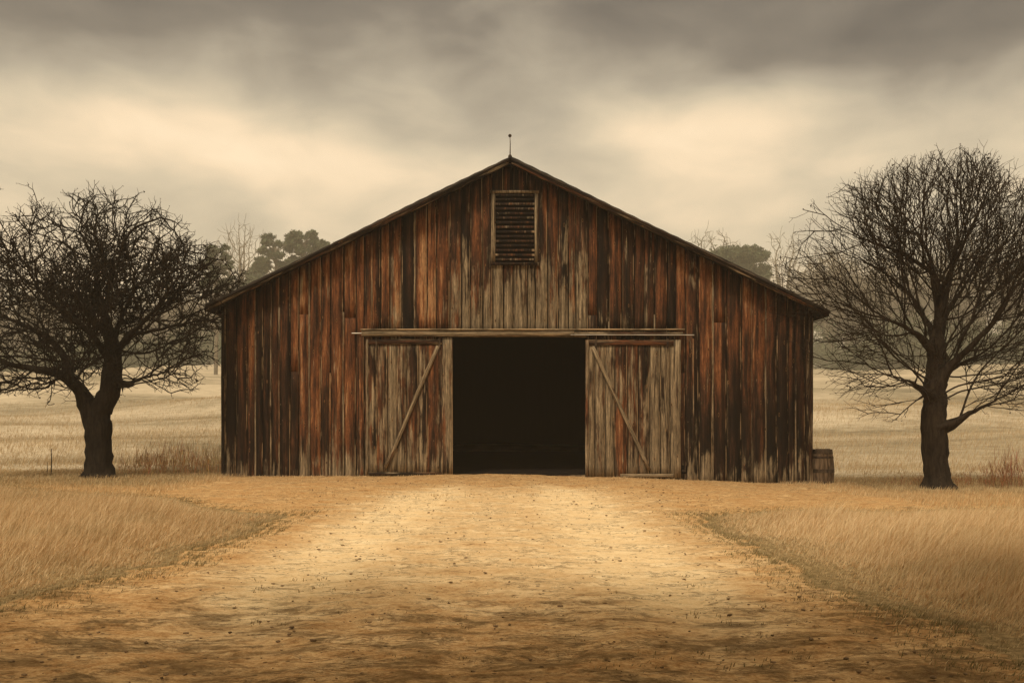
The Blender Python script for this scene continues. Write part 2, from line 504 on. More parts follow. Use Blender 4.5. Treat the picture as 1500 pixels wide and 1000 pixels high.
def field_grass():
    n = 150000
    y = 28 + 55 * RNG.random(n) ** 1.1; x = (RNG.random(n) - .5) * 2 * (y * .53 + 1)
    k = (abs(x) > y * (7.6 / 26.5) - .5) & ~((abs(x) < 8.6) & (y < 45)); x, y = x[k], y[k]; m = len(x)
    H = (.10 + .22 * RNG.random(m)) * (.5 + fbm(x * .3, y * .3, 3)) * (.3 + .7 * sstep(28, 38, y))
    blades('field_grass', x, y, H, .008 + .010 * RNG.random(m), .3, straw(m, x, y, RNG.random(m) * .25) * np.array([.76, .78, .84]), 'pale dry grass over the field behind the barn', 'grass')


field_grass()


def stems(name, cx, cy, rx, ry, n, hmin, hmax, base, label, kind='stuff', cat='weeds', spread=.5, sub=5):
    """branching dry weed stems as thin blades"""
    x = cx + RNG.normal(0, rx, n); y = cy + RNG.normal(0, ry, n)
    X, Y, Z, H, W, C = [], [], [], [], [], []
    z = gz(x, y)
    h = hmin + (hmax - hmin) * RNG.random(n) * np.exp(-((x - cx) / (2.2 * rx)) ** 2)
    X.append(x); Y.append(y); Z.append(z - .02); H.append(h); W.append(np.full(n, .009))
    for s in range(sub):
        t = .3 + .65 * RNG.random(n)
        X.append(x + RNG.normal(0, .05, n) * t); Y.append(y + RNG.normal(0, .04, n)); Z.append(z + h * t); H.append(h * .38 * (.4 + RNG.random(n))); W.append(np.full(n, .009))
    X, Y, Z, H, W = map(np.concatenate, (X, Y, Z, H, W)); m = len(X)
    C = np.array(base)[None, :] * (.55 + .9 * RNG.random((m, 1))) * (1 + .12 * RNG.normal(0, 1, (m, 3)))
    o = blades(name, X, Y, H, W, 0, C, label, cat, curl=.3, z=Z)
    if kind != 'stuff': del o['kind']
    return o


stems('dry_weeds', -9.4, 27.6, .8, .5, 230, .2, .85, (.44, .24, .11), 'russet dry weeds standing between the left tree and the barn')
stems('pale_weeds', -8.7, 29.2, 1.2, 1.0, 200, .2, .9, (.50, .36, .2), 'pale straw weeds close to the left corner of the barn')
stems('bramble', 12.6, 25.4, .4, .35, 110, .2, .9, (.34, .16, .08), 'reddish brambles at the right edge beyond the right tree')
stems('low_weeds', 11.2, 25.9, .9, .4, 150, .1, .32, (.36, .19, .09), 'low russet weeds right of the trunk of the right tree')


# ------------------------------------------------------------------ pebbles (stuff)
def pebbles():
    n = 1500
    y = 5.6 + 20 * RNG.random(n) ** 1.6; x = -4.5 + 8.6 * RNG.random(n)
    k = inside(x, y) < -.05; x, y = x[k], y[k]; n = len(x)
    s = .004 + .011 * RNG.random(n) ** 3 + .003 * sstep(8, 20, y)
    ico = []
    t = (1 + 5 ** .5) / 2
    base = np.array([(-1, t, 0), (1, t, 0), (-1, -t, 0), (1, -t, 0), (0, -1, t), (0, 1, t), (0, -1, -t), (0, 1, -t), (t, 0, -1), (t, 0, 1), (-t, 0, -1), (-t, 0, 1)]) / 1.9
    fc = np.array([(0, 11, 5), (0, 5, 1), (0, 1, 7), (0, 7, 10), (0, 10, 11), (1, 5, 9), (5, 11, 4), (11, 10, 2), (10, 7, 6), (7, 1, 8), (3, 9, 4), (3, 4, 2), (3, 2, 6), (3, 6, 8), (3, 8, 9), (4, 9, 5), (2, 4, 11), (6, 2, 10), (8, 6, 7), (9, 8, 1)])
    V = base[None] * (.7 + .6 * RNG.random((n, 12, 1))) * s[:, None, None] * np.stack([1 + .8 * RNG.random(n), 1 + .5 * RNG.random(n), .65 + 0 * x], -1)[:, None, :]
    V = V + np.stack([x, y, gz(x, y) + s * .3 + .004], -1)[:, None, :]
    L = (fc[None] + (np.arange(n) * 12)[:, None, None]).ravel()
    tag(link('pebbles', npmesh('pebbles', V.reshape(-1, 3), L, np.arange(n * 20) * 3), M_STONE), 'small dark pebbles and clods scattered over the dirt drive', 'pebbles', kind='stuff')


pebbles()


# ------------------------------------------------------------------ planks
class Planks:
    def __init__(s): s.V = []; s.L = []; s.S = []; s.c = []; s.w = []; s.e = []; s.n = 0; s.nl = 0

    def add(s, O, U, L, N, wear, seg=.35, skew=0., rnd=None, warp=.004, taper=None):
        """O: lower-left-back corner, U width vector, L length vector, N thickness vector (towards the viewer side)"""
        O = np.array(O, float); U = np.array(U, float); L = np.array(L, float); N = np.array(N, float)
        ln = np.linalg.norm(L); wd = np.linalg.norm(U); k = max(2, int(ln / seg) + 1)
        rnd = random.random() * 10 if rnd is None else rnd
        ph = random.random() * 9; uo = random.random() * 5
        for i in range(k):
            t = i / (k - 1)
            wob = warp * (math.sin(ph + t * ln * 1.3) + .6 * math.sin(ph * 2 + t * ln * 3.1))
            for q, (a, b) in enumerate(((0, 0), (1, 0), (1, 1), (0, 1))):
                ext = L * t + (L / ln) * (skew * a * t)
                p = O + ext + U * a + N * (b + (.25 * wob / max(warp, 1e-6) * .12 if b else 0)) + U / wd * wob * (1 if 0 < i else 0)
                s.V.append(p); s.c.append((uo + a * wd, float(np.linalg.norm(ext)) + (O[2] if abs(L[2]) > .5 * ln else 0), rnd))
                w = wear(p[0], p[2]); s.w.append((*w, 1)); s.e.append(float(a))
        for i in range(k - 1):
            b0 = s.n + i * 4
            for q in range(4):
                q2 = (q + 1) % 4
                s.L += [b0 + q, b0 + q2, b0 + 4 + q2, b0 + 4 + q]; s.S.append(s.nl); s.nl += 4
        s.L += [s.n + 3, s.n + 2, s.n + 1, s.n]; s.S.append(s.nl); s.nl += 4
        b1 = s.n + (k - 1) * 4
        s.L += [b1, b1 + 1, b1 + 2, b1 + 3]; s.S.append(s.nl); s.nl += 4
        s.n += k * 4

    def build(s, name, parent, mat=None, origin=(0, 0, 0)):
        V = np.array(s.V) - np.array(origin)
        me = npmesh(name, V, s.L, s.S, False, {'uvw': ('FLOAT_VECTOR', np.array(s.c)), 'wear': ('FLOAT_COLOR', np.array(s.w)), 'edge': ('FLOAT', np.array(s.e))})
        return link(name, me, mat or M_WOOD, parent, origin)


def g1(x, c, s): return math.exp(-((x - c) / s) ** 2)


def wall_wear(br, bg, bd):
    """per-board random offsets over the zones of red stain, bleaching and rot the photograph shows"""
    def f(x, z):
        red = .41 + .30 * g1(x, -4.9, 1.4) * (z > 0) + .33 * g1(x, 5.4, 1.1) * float(sstep(1.2, 3.6, z)) + .14 * g1(x, 3.9, 1.6) * float(sstep(3.2, 5, z)) + .14 * g1(x, -3.2, 1.6) * float(sstep(3.2, 5, z))
        red -= .14 * float(sstep(3, .8, z))
        grey = .08 + .62 * g1(x, .25, 2.3) * g1(z, 4.2, 2.0) + .42 * float(sstep(1.3, -.1, z)) + .12 * g1(x, -3.9, 1.0) * float(sstep(4, 1, z)) + .12 * g1(z, 3.9, .9) * g1(x, 0, 4)
        dark = .10 + .34 * float(sstep(-5.6, -7.4, x)) + .34 * float(sstep(6.2, 7.8, x)) * float(sstep(6, 3, z)) + .12 * g1(z, 2.2, 1.4) * float(sstep(3.6, 5, abs(x)))
        return (red + br, grey + bg, dark + bd)
    return f


# ------------------------------------------------------------------ the barn
YF = 26.5                                # plane of the front boards
XL, XR = -7.73, 8.0
RX, RZ = -.05, 8.34                      # ridge
EXL, EZL, EXR, EZR = -8.02, 4.46, 8.30, 4.33   # eave tips
DEPTH = 19.0
OVER = .48
SL = (RZ - EZL) / (RX - EXL); SR = (RZ - EZR) / (EXR - RX)


def roof_z(x): return RZ - (RX - x) * SL if x < RX else RZ - (x - RX) * SR


barn = empty('barn', (0, YF, 0))
tag(barn, 'weathered red-brown plank barn with a dark open doorway and low gabled roof', 'barn')


def bl(p): return (p[0], p[1] - YF, p[2])          # world to barn-local


OPX0, OPX1, OPZ1 = -1.66, 2.02, 3.70     # opening behind the sliding doors
fw = Planks(); x = XL + .10
edges = []
while x < XR - .14:
    w = random.choice((.20, .24, .27, .30, .33, .37)) * random.uniform(.92, 1.08)
    if x + w > XR - .12: w = XR - .10 - x
    if x < OPX0 < x + w + .08: w = OPX0 - x
    if x < OPX1 < x + w + .08: w = OPX1 - x
    if w < .08: x += w; continue
    edges.append((x, w)); x += w
for (x, w) in edges:
    gap = random.uniform(.010, .028)
    xa, xb = x + gap / 2, x + w - gap / 2
    yo = random.uniform(-.012, .012)
    ztop_a, ztop_b = roof_z(xa) - .06, roof_z(xb) - .06
    z0 = -.32 + random.uniform(-.01, .03)
    if OPX0 - .01 <= x and x + w <= OPX1 + .01: z0 = OPZ1
    br, bg, bd = random.gauss(.0, .10), random.gauss(-.02, .10), random.gauss(-.06, .10)
    splits = [z0]
    if z0 < 1 and random.random() < .13:
        splits.append(random.uniform(2.6, 4.4))
    elif x > -3.9 and x < 4.5 and z0 < 1: splits.append(3.86)
    for i, za in enumerate(splits):
        last = i == len(splits) - 1
        zb = None if last else splits[i + 1] - .006
        if i: br += random.gauss(0, .12); bd += random.gauss(0, .2); yo += random.uniform(-.006, .006)
        L = (0, 0, (ztop_a if last else zb) - za)
        fw.add((xa, .0 + yo, za), (xb - xa, 0, 0), L, (0, -.028, 0), wall_wear(br, bg, bd), skew=(ztop_b - ztop_a) if last else 0, warp=.003)
    # cover strips over some seams
    if random.random() < .30 and z0 < 1:
        bw = random.uniform(.025, .045); zt = roof_z(x) - .1 - bw * .3
        zs = -.3; ze = zt if random.random() < .5 else random.uniform(2.5, min(4.5, zt))
        fw.add((x - bw / 2, -.034 + 0, zs), (bw, 0, 0), (0, 0, ze - zs), (0, -.014, 0), wall_wear(.05, .25 + random.random() * .3, -.12), warp=.003)
fw.build('front_wall', barn)

cb = Planks()
cb.add((XL, .02, -.32), (.10, 0, 0), (0, 0, roof_z(XL) - .1 + .32), (0, -.065, 0), wall_wear(-.2, -.1, .25), skew=.04)
cb.build('corner_board', barn)
cb = Planks()
cb.add((XR - .10, .02, -.4), (.10, 0, 0), (0, 0, roof_z(XR) - .1 + .36), (0, -.07, 0), wall_wear(.0, .22, -.15), skew=-.04)
cb.add((XR - .17, -.03, -.36), (.06, 0, 0), (0, 0, 4.0), (0, -.02, 0), wall_wear(.0, .4, -.25))
cb.build('corner_board', barn)

# inner shell behind the boards: keeps daylight out of the seams
sh = MB()
def wall_poly(mb, pts, y, th):
    n = len(mb.v); k = len(pts)
    for (a, b) in pts: mb.v.append((a, y, b))
    for (a, b) in pts: mb.v.append((a, y + th, b))
    mb.f.append([n + i for i in range(k)]); mb.f.append([n + k + i for i in range(k)][::-1])
    for i in range(k): mb.f.append([n + i, n + k + i, n + k + (i + 1) % k, n + (i + 1) % k])
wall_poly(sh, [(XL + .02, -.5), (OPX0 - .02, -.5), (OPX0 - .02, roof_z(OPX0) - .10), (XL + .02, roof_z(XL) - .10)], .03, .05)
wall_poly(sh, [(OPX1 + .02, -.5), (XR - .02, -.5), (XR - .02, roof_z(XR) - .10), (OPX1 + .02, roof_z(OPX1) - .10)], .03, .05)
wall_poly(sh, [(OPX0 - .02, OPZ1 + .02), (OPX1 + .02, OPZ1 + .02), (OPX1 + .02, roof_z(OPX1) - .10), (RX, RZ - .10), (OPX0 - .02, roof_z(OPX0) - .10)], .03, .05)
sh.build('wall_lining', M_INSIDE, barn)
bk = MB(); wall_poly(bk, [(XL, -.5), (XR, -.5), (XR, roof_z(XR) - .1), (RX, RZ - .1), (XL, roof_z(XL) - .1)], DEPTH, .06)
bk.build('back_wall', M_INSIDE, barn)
# side walls of vertical planks
for xs_, sgn in ((XL, 1), (XR, -1)):
    sw = Planks(); y = .06
    while y < DEPTH:
        w = random.uniform(.22, .36)
        ox = xs_ + (0 if sgn > 0 else -.03)
        sw.add((ox, y, -.5), (0, w - .01, 0), (0, 0, roof_z(xs_) - .12 + .5), (.03, 0, 0), wall_wear(random.gauss(-.05, .12), random.gauss(.05, .12), random.gauss(.12, .12)), seg=1.2, warp=0)
        y += w
    sw.build('side_wall', barn)
    ln = MB(); ln.box((xs_ + sgn * .06, DEPTH / 2 + .05, 1.9), (.03, DEPTH - .2, 4.7)); ln.build('wall_lining', M_INSIDE, barn)

# barn floor (packed dark earth) with a worn timber threshold
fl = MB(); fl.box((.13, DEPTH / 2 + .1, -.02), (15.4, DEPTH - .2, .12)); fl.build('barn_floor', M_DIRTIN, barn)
th = Planks(); th.add((OPX0 + .03, .02, -.10), (0, -.12, 0), (OPX1 - OPX0 - .06, 0, 0), (0, 0, .13), lambda x, z: (.3, .3, .25)); th.build('threshold', barn)

# roof: two slabs of old boards and roofing with overhangs
def slope(xe, ze, side):
    sl = MB(); n = 0
    y0, y1 = -OVER, DEPTH + .4
    L = math.hypot(xe - RX, RZ - ze); dx, dz = (xe - RX) / L, (ze - RZ) / L
    nx, nz = (-dz, dx) if dx > 0 else (dz, -dx)
    K = 44
    for i in range(K + 1):                     # lapped courses of roofing
        t = i / K
        sag = .012 * math.sin(t * 9 + side)
        for th_ in ((0, .035 + (.012 if i % 2 else 0) + sag)):
            for yy in (y0, y1):
                sl.v.append((RX + dx * L * t + nx * th_, yy, RZ + dz * L * t + nz * th_))
    for i in range(K):
        a = i * 4; b = a + 4
        sl.f += [[a, a + 1, b + 1, b], [a + 2, b + 2, b + 3, a + 3], [a, b, b + 2, a + 2], [a + 1, a + 3, b + 3, b + 1]]
    sl.f += [[0, 2, 3, 1], [K * 4, K * 4 + 1, K * 4 + 3, K * 4 + 2]]
    r = sl.build('roof_slope', M_ROOF, barn)
    # rake board along the gable edge, and the dark drip strip above it
    rk = Planks()
    ln = L + .02
    Lv = np.array((dx, 0, dz)) * (ln if side < 0 else ln)
    dn = np.array((-nx, 0, -nz))
    O = np.array((RX, -OVER - .035, RZ)) + dn * .140
    f = lambda x, z: (.33, .34, .16)
    rk.add(O, -dn * .128, Lv, (0, .032, 0), f, seg=.5, warp=.003)
    rk.add(O + np.array((0, -.016, 0)) + dn * .0 - dn * .075, -dn * .055, Lv, (0, .015, 0), lambda x, z: (.2, .1, .4), seg=.5, warp=.002)
    rk.build('rake_board', r)
    so = Planks()                              # soffit boards under the overhang
    so.add(np.array((RX, -OVER, RZ)) + dn * .03, (0, OVER - .05, 0), Lv * .985, dn * -.02, lambda x, z: (.1, -.2, .4), seg=.8, warp=0)
    so.build('soffit', r)
    return r


rsL = slope(EXL, EZL, -1); rsR = slope(EXR, EZR, 1)
# eave fascias running back
for xe, ze, par in ((EXL, EZL, rsL), (EXR, EZR, rsR)):
    fa = Planks(); sgn = 1 if xe > 0 else -1
    fa.add((xe - sgn * .03, -OVER + .002, ze - .13), (0, DEPTH + .8, 0), (0, 0, .12), (sgn * .025, 0, 0), lambda x, z: (.15, .1, .3)); fa.build('eave_board', par)
rc = MB(); rc.tube([(RX, -OVER - .03, RZ + .035), (RX, DEPTH + .4, RZ + .035)], .05, 8); rc.build('ridge_cap', M_ROOF, barn)

# lightning rod with ball
rod = MB(); bx, by = RX + .0, -OVER + .08
rod.tube([(bx - .005, by, RZ), (bx, by, RZ + .12), (bx + .004, by, RZ + .38), (bx - .004, by, RZ + .6)], [.03, .016, .011, .007], 8)
ro = rod.build('lightning_rod', M_METAL, barn, True)
ball = MB(); R_ = .045
ball.lathe((bx - .004, by, RZ + .60), [(max(.002, R_ * math.sin(a)), -R_ * math.cos(a)) for a in np.linspace(.02, math.pi - .02, 9)], 12)
ball.build('ball', M_METAL, ro, True)

# gable vent --------------------------------------------------------
def bx_(px): return (px - 750) / 55.02
def bz_(py): return EYE + (609 - py) / 55.02
vx0, vx1, vz0, vz1 = bx_(719.5), bx_(788), bz_(385), bz_(284)
vent = Planks(); wv = lambda x, z: (.4, .72, -.1)
vent.add((vx0, -.042, vz0), (.11, 0, 0), (0, 0, vz1 - vz0), (0, -.05, 0), wv)
vent.add((vx1 - .09, -.042, vz0), (.09, 0, 0), (0, 0, vz1 - vz0), (0, -.05, 0), wv)
vent.add((vx0 - .03, -.042, vz1 + .002), (vx1 - vx0 + .06, 0, 0), (0, 0, .07), (0, -.065, 0), wv)
vent.add((vx0 - .02, -.042, vz0 - .072), (vx1 - vx0 + .05, 0, 0), (0, 0, .07), (0, -.07, 0), lambda x, z: (.2, .2, .2))
vo = vent.build('gable_vent', barn)
bkp = MB(); bkp.box(((vx0 + vx1) / 2, -.046, (vz0 + vz1) / 2), (vx1 - vx0 - .2, .006, vz1 - vz0)); bkp.build('vent_backing', M_INSIDE, vo)
NS = 15
for i in range(NS):
    z = vz0 + (vz1 - vz0) * (i + .35) / NS; t = random.uniform(-.007, .007); dz = random.uniform(-.005, .005)
    s_ = Planks(); br = random.uniform(-.1, .12)
    s_.add((vx0 + .115, -.050, z + .065), (vx1 - vx0 - .21, 0, t), (0, -.052, -.060), (0, -.010, .010), lambda x, zz: (.30 + br, .25 + br, .12))
    s_.build('slat', vo)

# track over the doors ----------------------------------------------
tx0, tx1 = bx_(531), bx_(1000)
tr_ = Planks()
tr_.add((tx0, -.15, bz_(493.5)), (0, 0, .155), (tx1 - tx0 - 2.9, 0, 0), (0, -.035, 0), lambda x, z: (.35, .85, .0), seg=.3, warp=.006)
tr_.add((tx1 - 2.92, -.15, bz_(493.5) + .02), (0, 0, .11), (2.9, 0, 0), (0, -.03, 0), lambda x, z: (.3, .5, .25), seg=.3, warp=.006)
tr_.add((tx0 - .02, -.02, bz_(484.3)), (0, -.20, 0), (tx1 - tx0 + .04, 0, 0), (0, 0, .035), lambda x, z: (.35, .95, -.2), seg=.3, warp=.006)
tr_.add((bx_(664), -.028, bz_(494)), (0, 0, .12), (bx_(858) - bx_(664), 0, 0), (0, -.118, 0), lambda x, z: (.3, .7, .1), seg=.5, warp=.0)
track = tr_.build('door_track', barn)
rl = MB()
rl.tube([(tx0 - .27, -.10, bz_(488.5)), (tx0 + .3, -.10, bz_(488.5))], .017, 8)
rl.build('rail', M_RAIL, track); rl = MB()
rl.tube([(tx1 - 3.0, -.205, bz_(491.2)), (tx1 + .27, -.205, bz_(491.5))], .014, 8)
rl.build('rail', M_RAIL, track)

# sliding doors -----------------------------------------------------
def door_wear(br, bg, bd, redx):
    def f(x, z):
        return (.46 + br + .10 * g1(x, redx, .45), .58 + bg - .2 * g1(x, redx, .4) + .2 * float(sstep(1.2, 0, z)), .05 + bd)
    return f


def door(px0, px1, pyt, pyb, flip):
    x0, x1 = bx_(px0), bx_(px1); z1, z0 = bz_(pyt), bz_(pyb)
    yb = -.07
    redx = bx_(628) if not flip else bx_(925)
    pl = Planks(); x = x0
    while x < x1 - .02:
        w = random.uniform(.2, .34)
        if x1 - (x + w) < .14: w = x1 - x
        pl.add((x + .004, yb + random.uniform(-.006, .006), z0 + random.uniform(0, .03)), (w - .009, 0, 0), (0, 0, z1 - z0 - .03), (0, -.024, 0),
               door_wear(random.gauss(-.04, .09), random.gauss(.02, .13), random.gauss(0, .06), redx), seg=.3, warp=.003)
        x += w
    d = pl.build('sliding_door', barn)
    wst = lambda x, z: (.36, .75, .02)
    def part(name, *a, **k):
        q = Planks(); q.add(*a, **k); return q.build(name, d)
    yf = yb - .032
    if not flip:
        part('stile', (x1 - .30 + .02, yf, z0), (.28, 0, 0), (0, 0, z1 - z0 + .05), (0, -.028, 0), lambda x, z: (.4, .62, .05))
        part('stile', (x0, yf, z0), (.055, 0, 0), (0, 0, z1 - z0), (0, -.022, 0), wst)
        part('top_rail', (x0 + .06, yf, z1 - .14), (0, 0, .13), (x1 - x0 - .35, 0, 0), (0, -.03, 0), lambda x, z: (.34, .25, .15))
        part('bottom_rail', (x0 + .06, yf, z0), (0, 0, .09), (x1 - x0 - .35, 0, 0), (0, -.02, 0), lambda x, z: (.33, .25, .3))
        a, b = np.array((bx_(566), yf - .024, bz_(684))), np.array((bx_(642), yf - .024, bz_(507)))
    else:
        part('stile', (x0, yf, z0), (.085, 0, 0), (0, 0, z1 - z0), (0, -.026, 0), lambda x, z: (.55, .55, .0))
        part('stile', (x1 - .18, yf, z0), (.18, 0, 0), (0, 0, z1 - z0 - .0), (0, -.026, 0), lambda x, z: (.35, .8, .0))
        part('top_rail', (x0 + .09, yf, z1 - .15), (0, 0, .14), (x1 - x0 - .28, 0, 0), (0, -.03, 0), lambda x, z: (.50, .30, .05))
        part('bottom_rail', (bx_(908), yf, z0 + .01), (0, 0, .10), (x1 - .19 - bx_(908), 0, 0), (0, -.03, 0), wst)
        a, b = np.array((bx_(950), yf - .024, bz_(688))), np.array((bx_(867), yf - .024, bz_(508)))
    Lv = b - a; U = np.array((Lv[2], 0, -Lv[0])); U = U / np.linalg.norm(U) * .10
    part('brace', a - U / 2, U, Lv, (0, -.028, 0), lambda x, z: (.42, .72, .02))
    # iron hangers that run on the track
    for hx in (x0 + .28, x1 - .35):
        h = MB(); h.box((hx, yf - .045, z1 - .10), (.045, .01, .26)); h.build('hanger', M_METAL, d)
    return d


door(537, 663.5, 497, 696, False)
door(857, 996, 498, 699.5, True)
# broken board end and iron guide beside the right door
gd = MB(); gd.tube([(bx_(1003.5), -.11, bz_(657)), (bx_(1003.5), -.115, bz_(676)), (bx_(1002), -.12, bz_(690))], .012, 6)
gd.box((bx_(1001), -.09, bz_(689)), (.09, .10, .05)); gd.box((bx_(1003.5), -.06, bz_(697)), (.05, .05, .12)); gd.build('door_guide', M_METAL, barn)
ph_ = MB(); ph_.box((bx_(1001.5), -.04, bz_(687)), (.15, .012, .22)); ph_.build('broken_gap', M_INSIDE, barn)
# a loose patched board left of the left door and a thin upright beside the right door
ub = Planks(); ub.add((bx_(527), -.045, -.2), (.11, 0, 0), (0, 0, 3.9), (0, -.02, 0), wall_wear(.1, .05, .0)); ub.build('trim_board', barn); ub = Planks(); ub.add((bx_(1014), -.045, -.25), (.035, 0, 0), (0, 0, 3.9), (0, -.02, 0), wall_wear(.2, .3, -.2)); ub.build('trim_board', barn)

# ------------------------------------------------------------------ barrel
def barrel():
    c = np.array([8.385, 26.88, 0.]); c[2] = float(gz(c[0], c[1])) - .01
    root = empty('wooden_barrel', c); tag(root, 'old wooden barrel standing against the right corner of the barn', 'barrel')
    H = .93; NSV = 18; V, Lp, S, cc, ww, ee = [], [], [], [], [], []
    def rad(t): return .25 + .055 * math.sin(math.pi * min(1, t * .85 + .18))
    K = 10; cnt = 0
    for sidx in range(NSV):
        rn = random.random() * 10; wr = (random.uniform(.25, .5), random.uniform(.35, .75), random.uniform(0, .15), 1)
        a0 = 2 * math.pi * (sidx + .04) / NSV; a1 = 2 * math.pi * (sidx + .96) / NSV
        top = H + random.uniform(-.012, .008); b0 = len(V)
        for i in range(K):
            t = i / (K - 1)
            for q, a in enumerate((a0, (a0 + a1) / 2, a1)):
                for inn in (0, 1):
                    r = rad(t) - .024 * inn
                    V.append((r * math.cos(a), r * math.sin(a), t * top)); cc.append((q * .05 + sidx, t * H, rn)); ww.append(wr); ee.append(q / 2)
        for i in range(K - 1):
            for q in range(2):
                o = b0 + i * 6 + q * 2
                Lp += [o, o + 2, o + 8, o + 6, o + 1, o + 7, o + 9, o + 3]; S += [cnt, cnt + 4]; cnt += 8
            for o in (b0 + i * 6, b0 + i * 6 + 4):
                Lp += [o, o + 1, o + 7, o + 6]; S.append(cnt); cnt += 4
        o = b0 + (K - 1) * 6
        Lp += [o, o + 2, o + 3, o + 1, o + 2, o + 4, o + 5, o + 3]; S += [cnt, cnt + 4]; cnt += 8
    me = npmesh('staves', V, Lp, S, False, {'uvw': ('FLOAT_VECTOR', cc), 'wear': ('FLOAT_COLOR', ww), 'edge': ('FLOAT', ee)})
    link('staves', me, simple_material('barrel_wood', (.07, .045, .027), (.27, .185, .115), (16, 16, 3), .85, .5), root)
    mh = simple_material('old_hoop', (.035, .023, .015), (.11, .075, .048), (14, 14, 6), .8, .5)
    for za, zb in ((.80, .92), (.68, .745), (.30, .40), (.02, .07)):
        h = MB(); r0, r1 = rad(za / H) + .007, rad(zb / H) + .007
        h.lathe((0, 0, 0), [(r0 - .012, za), (r0, za + .004), (r1, zb - .004), (r1 - .012, zb)], 28); 
        h.f = h.f[:-2]
        h.build('hoop', mh, root)
    ld = MB(); ld.lathe((0, 0, 0), [(.24, H - .07), (.24, H - .045)], 24); ld.build('lid', M_INSIDE, root)


barrel()


# ------------------------------------------------------------------ bare trees
def grow(limbs, attract, step, infl, kill, iters, up=.0, jit=.12, seed=1, center=None, outw=0.):
    """space colonisation from hand-laid limbs; returns positions, parents, seeded mask"""
    rg = np.random.default_rng(seed)
    pos = []; par = []; 
    for (pts, attach) in limbs:                 # each limb: list of 3-D points; starts from the nearest existing node
        pts = [np.array(p, float) for p in pts]
        if pos:
            A = np.array(pos); i0 = int(np.argmin(((A - pts[0]) ** 2).sum(1))); prev = i0; cur = A[i0]
            pts = [cur] + pts[1:]
        else:
            pos.append(pts[0]); par.append(-1); prev = 0
        # Catmull-Rom through the points
        Q = [pts[0]] + pts + [pts[-1] * 2 - pts[-2]]
        for k in range(1, len(Q) - 2):
            p0, p1, p2, p3 = Q[k - 1], Q[k], Q[k + 1], Q[k + 2]
            m = max(1, int(round(np.linalg.norm(p2 - p1) / step)))
            for j in range(1, m + 1):
                t = j / m
                q = .5 * (2 * p1 + (p2 - p0) * t + (2 * p0 - 5 * p1 + 4 * p2 - p3) * t ** 2 + (-p0 + 3 * p1 - 3 * p2 + p3) * t ** 3)
                pos.append(q + rg.normal(0, step * .07, 3)); par.append(prev); prev = len(pos) - 1
    nseed = len(pos)
    P_ = np.array(pos); par = list(par); A = attract.copy()
    childn = np.zeros(len(P_) + 400000, int)
    d2 = np.full(len(A), 1e9); near = np.zeros(len(A), int)
    new_idx = np.arange(len(P_))
    for it in range(iters):
        if len(A) == 0 or len(new_idx) == 0: break
        N = P_[new_idx]
        for s0 in range(0, len(new_idx), 400):
            sub = N[s0:s0 + 400]; dd = ((A[:, None, :] - sub[None]) ** 2).sum(2); k = dd.argmin(1); mn = dd[np.arange(len(A)), k]
            b = mn < d2; d2[b] = mn[b]; near[b] = new_idx[s0 + k[b]]
        keep = d2 > kill ** 2; A = A[keep]; d2 = d2[keep]; near = near[keep]
        act = d2 < infl ** 2
        if not act.any(): break
        v = A[act] - P_[near[act]]; v /= np.linalg.norm(v, axis=1)[:, None]
        ids, inv = np.unique(near[act], return_inverse=True)
        S = np.zeros((len(ids), 3)); np.add.at(S, inv, v)
        ok = childn[ids] < 3; ids = ids[ok]; S = S[ok]
        if len(ids) == 0: break
        S /= (np.linalg.norm(S, axis=1)[:, None] + 1e-6)
        S += rg.normal(0, jit, S.shape); S[:, 2] += up
        if center is not None:
            ov = P_[ids] - center; S += outw * ov / (np.linalg.norm(ov, axis=1)[:, None] + 1e-6)
        # keep some of the parent's heading so that twigs run in sweeps
        pr = np.array([par[i] for i in ids]); hd = P_[ids] - P_[np.maximum(pr, 0)]; hd /= (np.linalg.norm(hd, axis=1)[:, None] + 1e-6)
        hd[childn[ids] > 0] = 0; hd[ids < nseed] = 0
        S += .55 * hd
        S /= np.linalg.norm(S, axis=1)[:, None]
        childn[ids] += 1
        newp = P_[ids] + S * step; new_idx = np.arange(len(P_), len(P_) + len(newp)); P_ = np.vstack([P_, newp]); par += list(ids)
    return P_, np.array(par), nseed


def add_twigs(P_, par, nseed, prob, nmax, seg, ln, seed=2, up=.1, zig=.5, rmax=None):
    rg = np.random.default_rng(seed)
    n = len(P_); kids = np.bincount(par[par >= 0], minlength=n)
    pos = [p for p in P_]; pr = list(par)
    cand = [i for i in range(nseed, n) if kids[i] == 0 or rg.random() < prob]
    for i in cand:
        h = P_[i] - P_[par[i]]; h = h / (np.linalg.norm(h) + 1e-6)
        for q in range(rg.integers(1, nmax + 1)):
            d = h + rg.normal(0, .75, 3); d[2] += up; d /= np.linalg.norm(d)
            cur = P_[i]; prev = i
            for s in range(rg.integers(max(1, ln - 2), ln + 2)):
                d = d + rg.normal(0, zig, 3) * .6; d[2] += up * .4; d /= np.linalg.norm(d)
                cur = cur + d * seg * rg.uniform(.7, 1.3); pos.append(cur); pr.append(prev); prev = len(pos) - 1
    return np.array(pos), np.array(pr)


def radii(P_, par, tip, n=2.35):
    r = np.zeros(len(P_)); acc = np.zeros(len(P_))
    for i in range(len(P_) - 1, -1, -1):
        r[i] = max(tip, acc[i] ** (1 / n)) if acc[i] > 0 else tip
        if par[i] >= 0: acc[par[i]] += r[i] ** n
    return r


def topo(P_, par):
    """reorder so parents always come before children (they do by construction)"""
    return P_, par


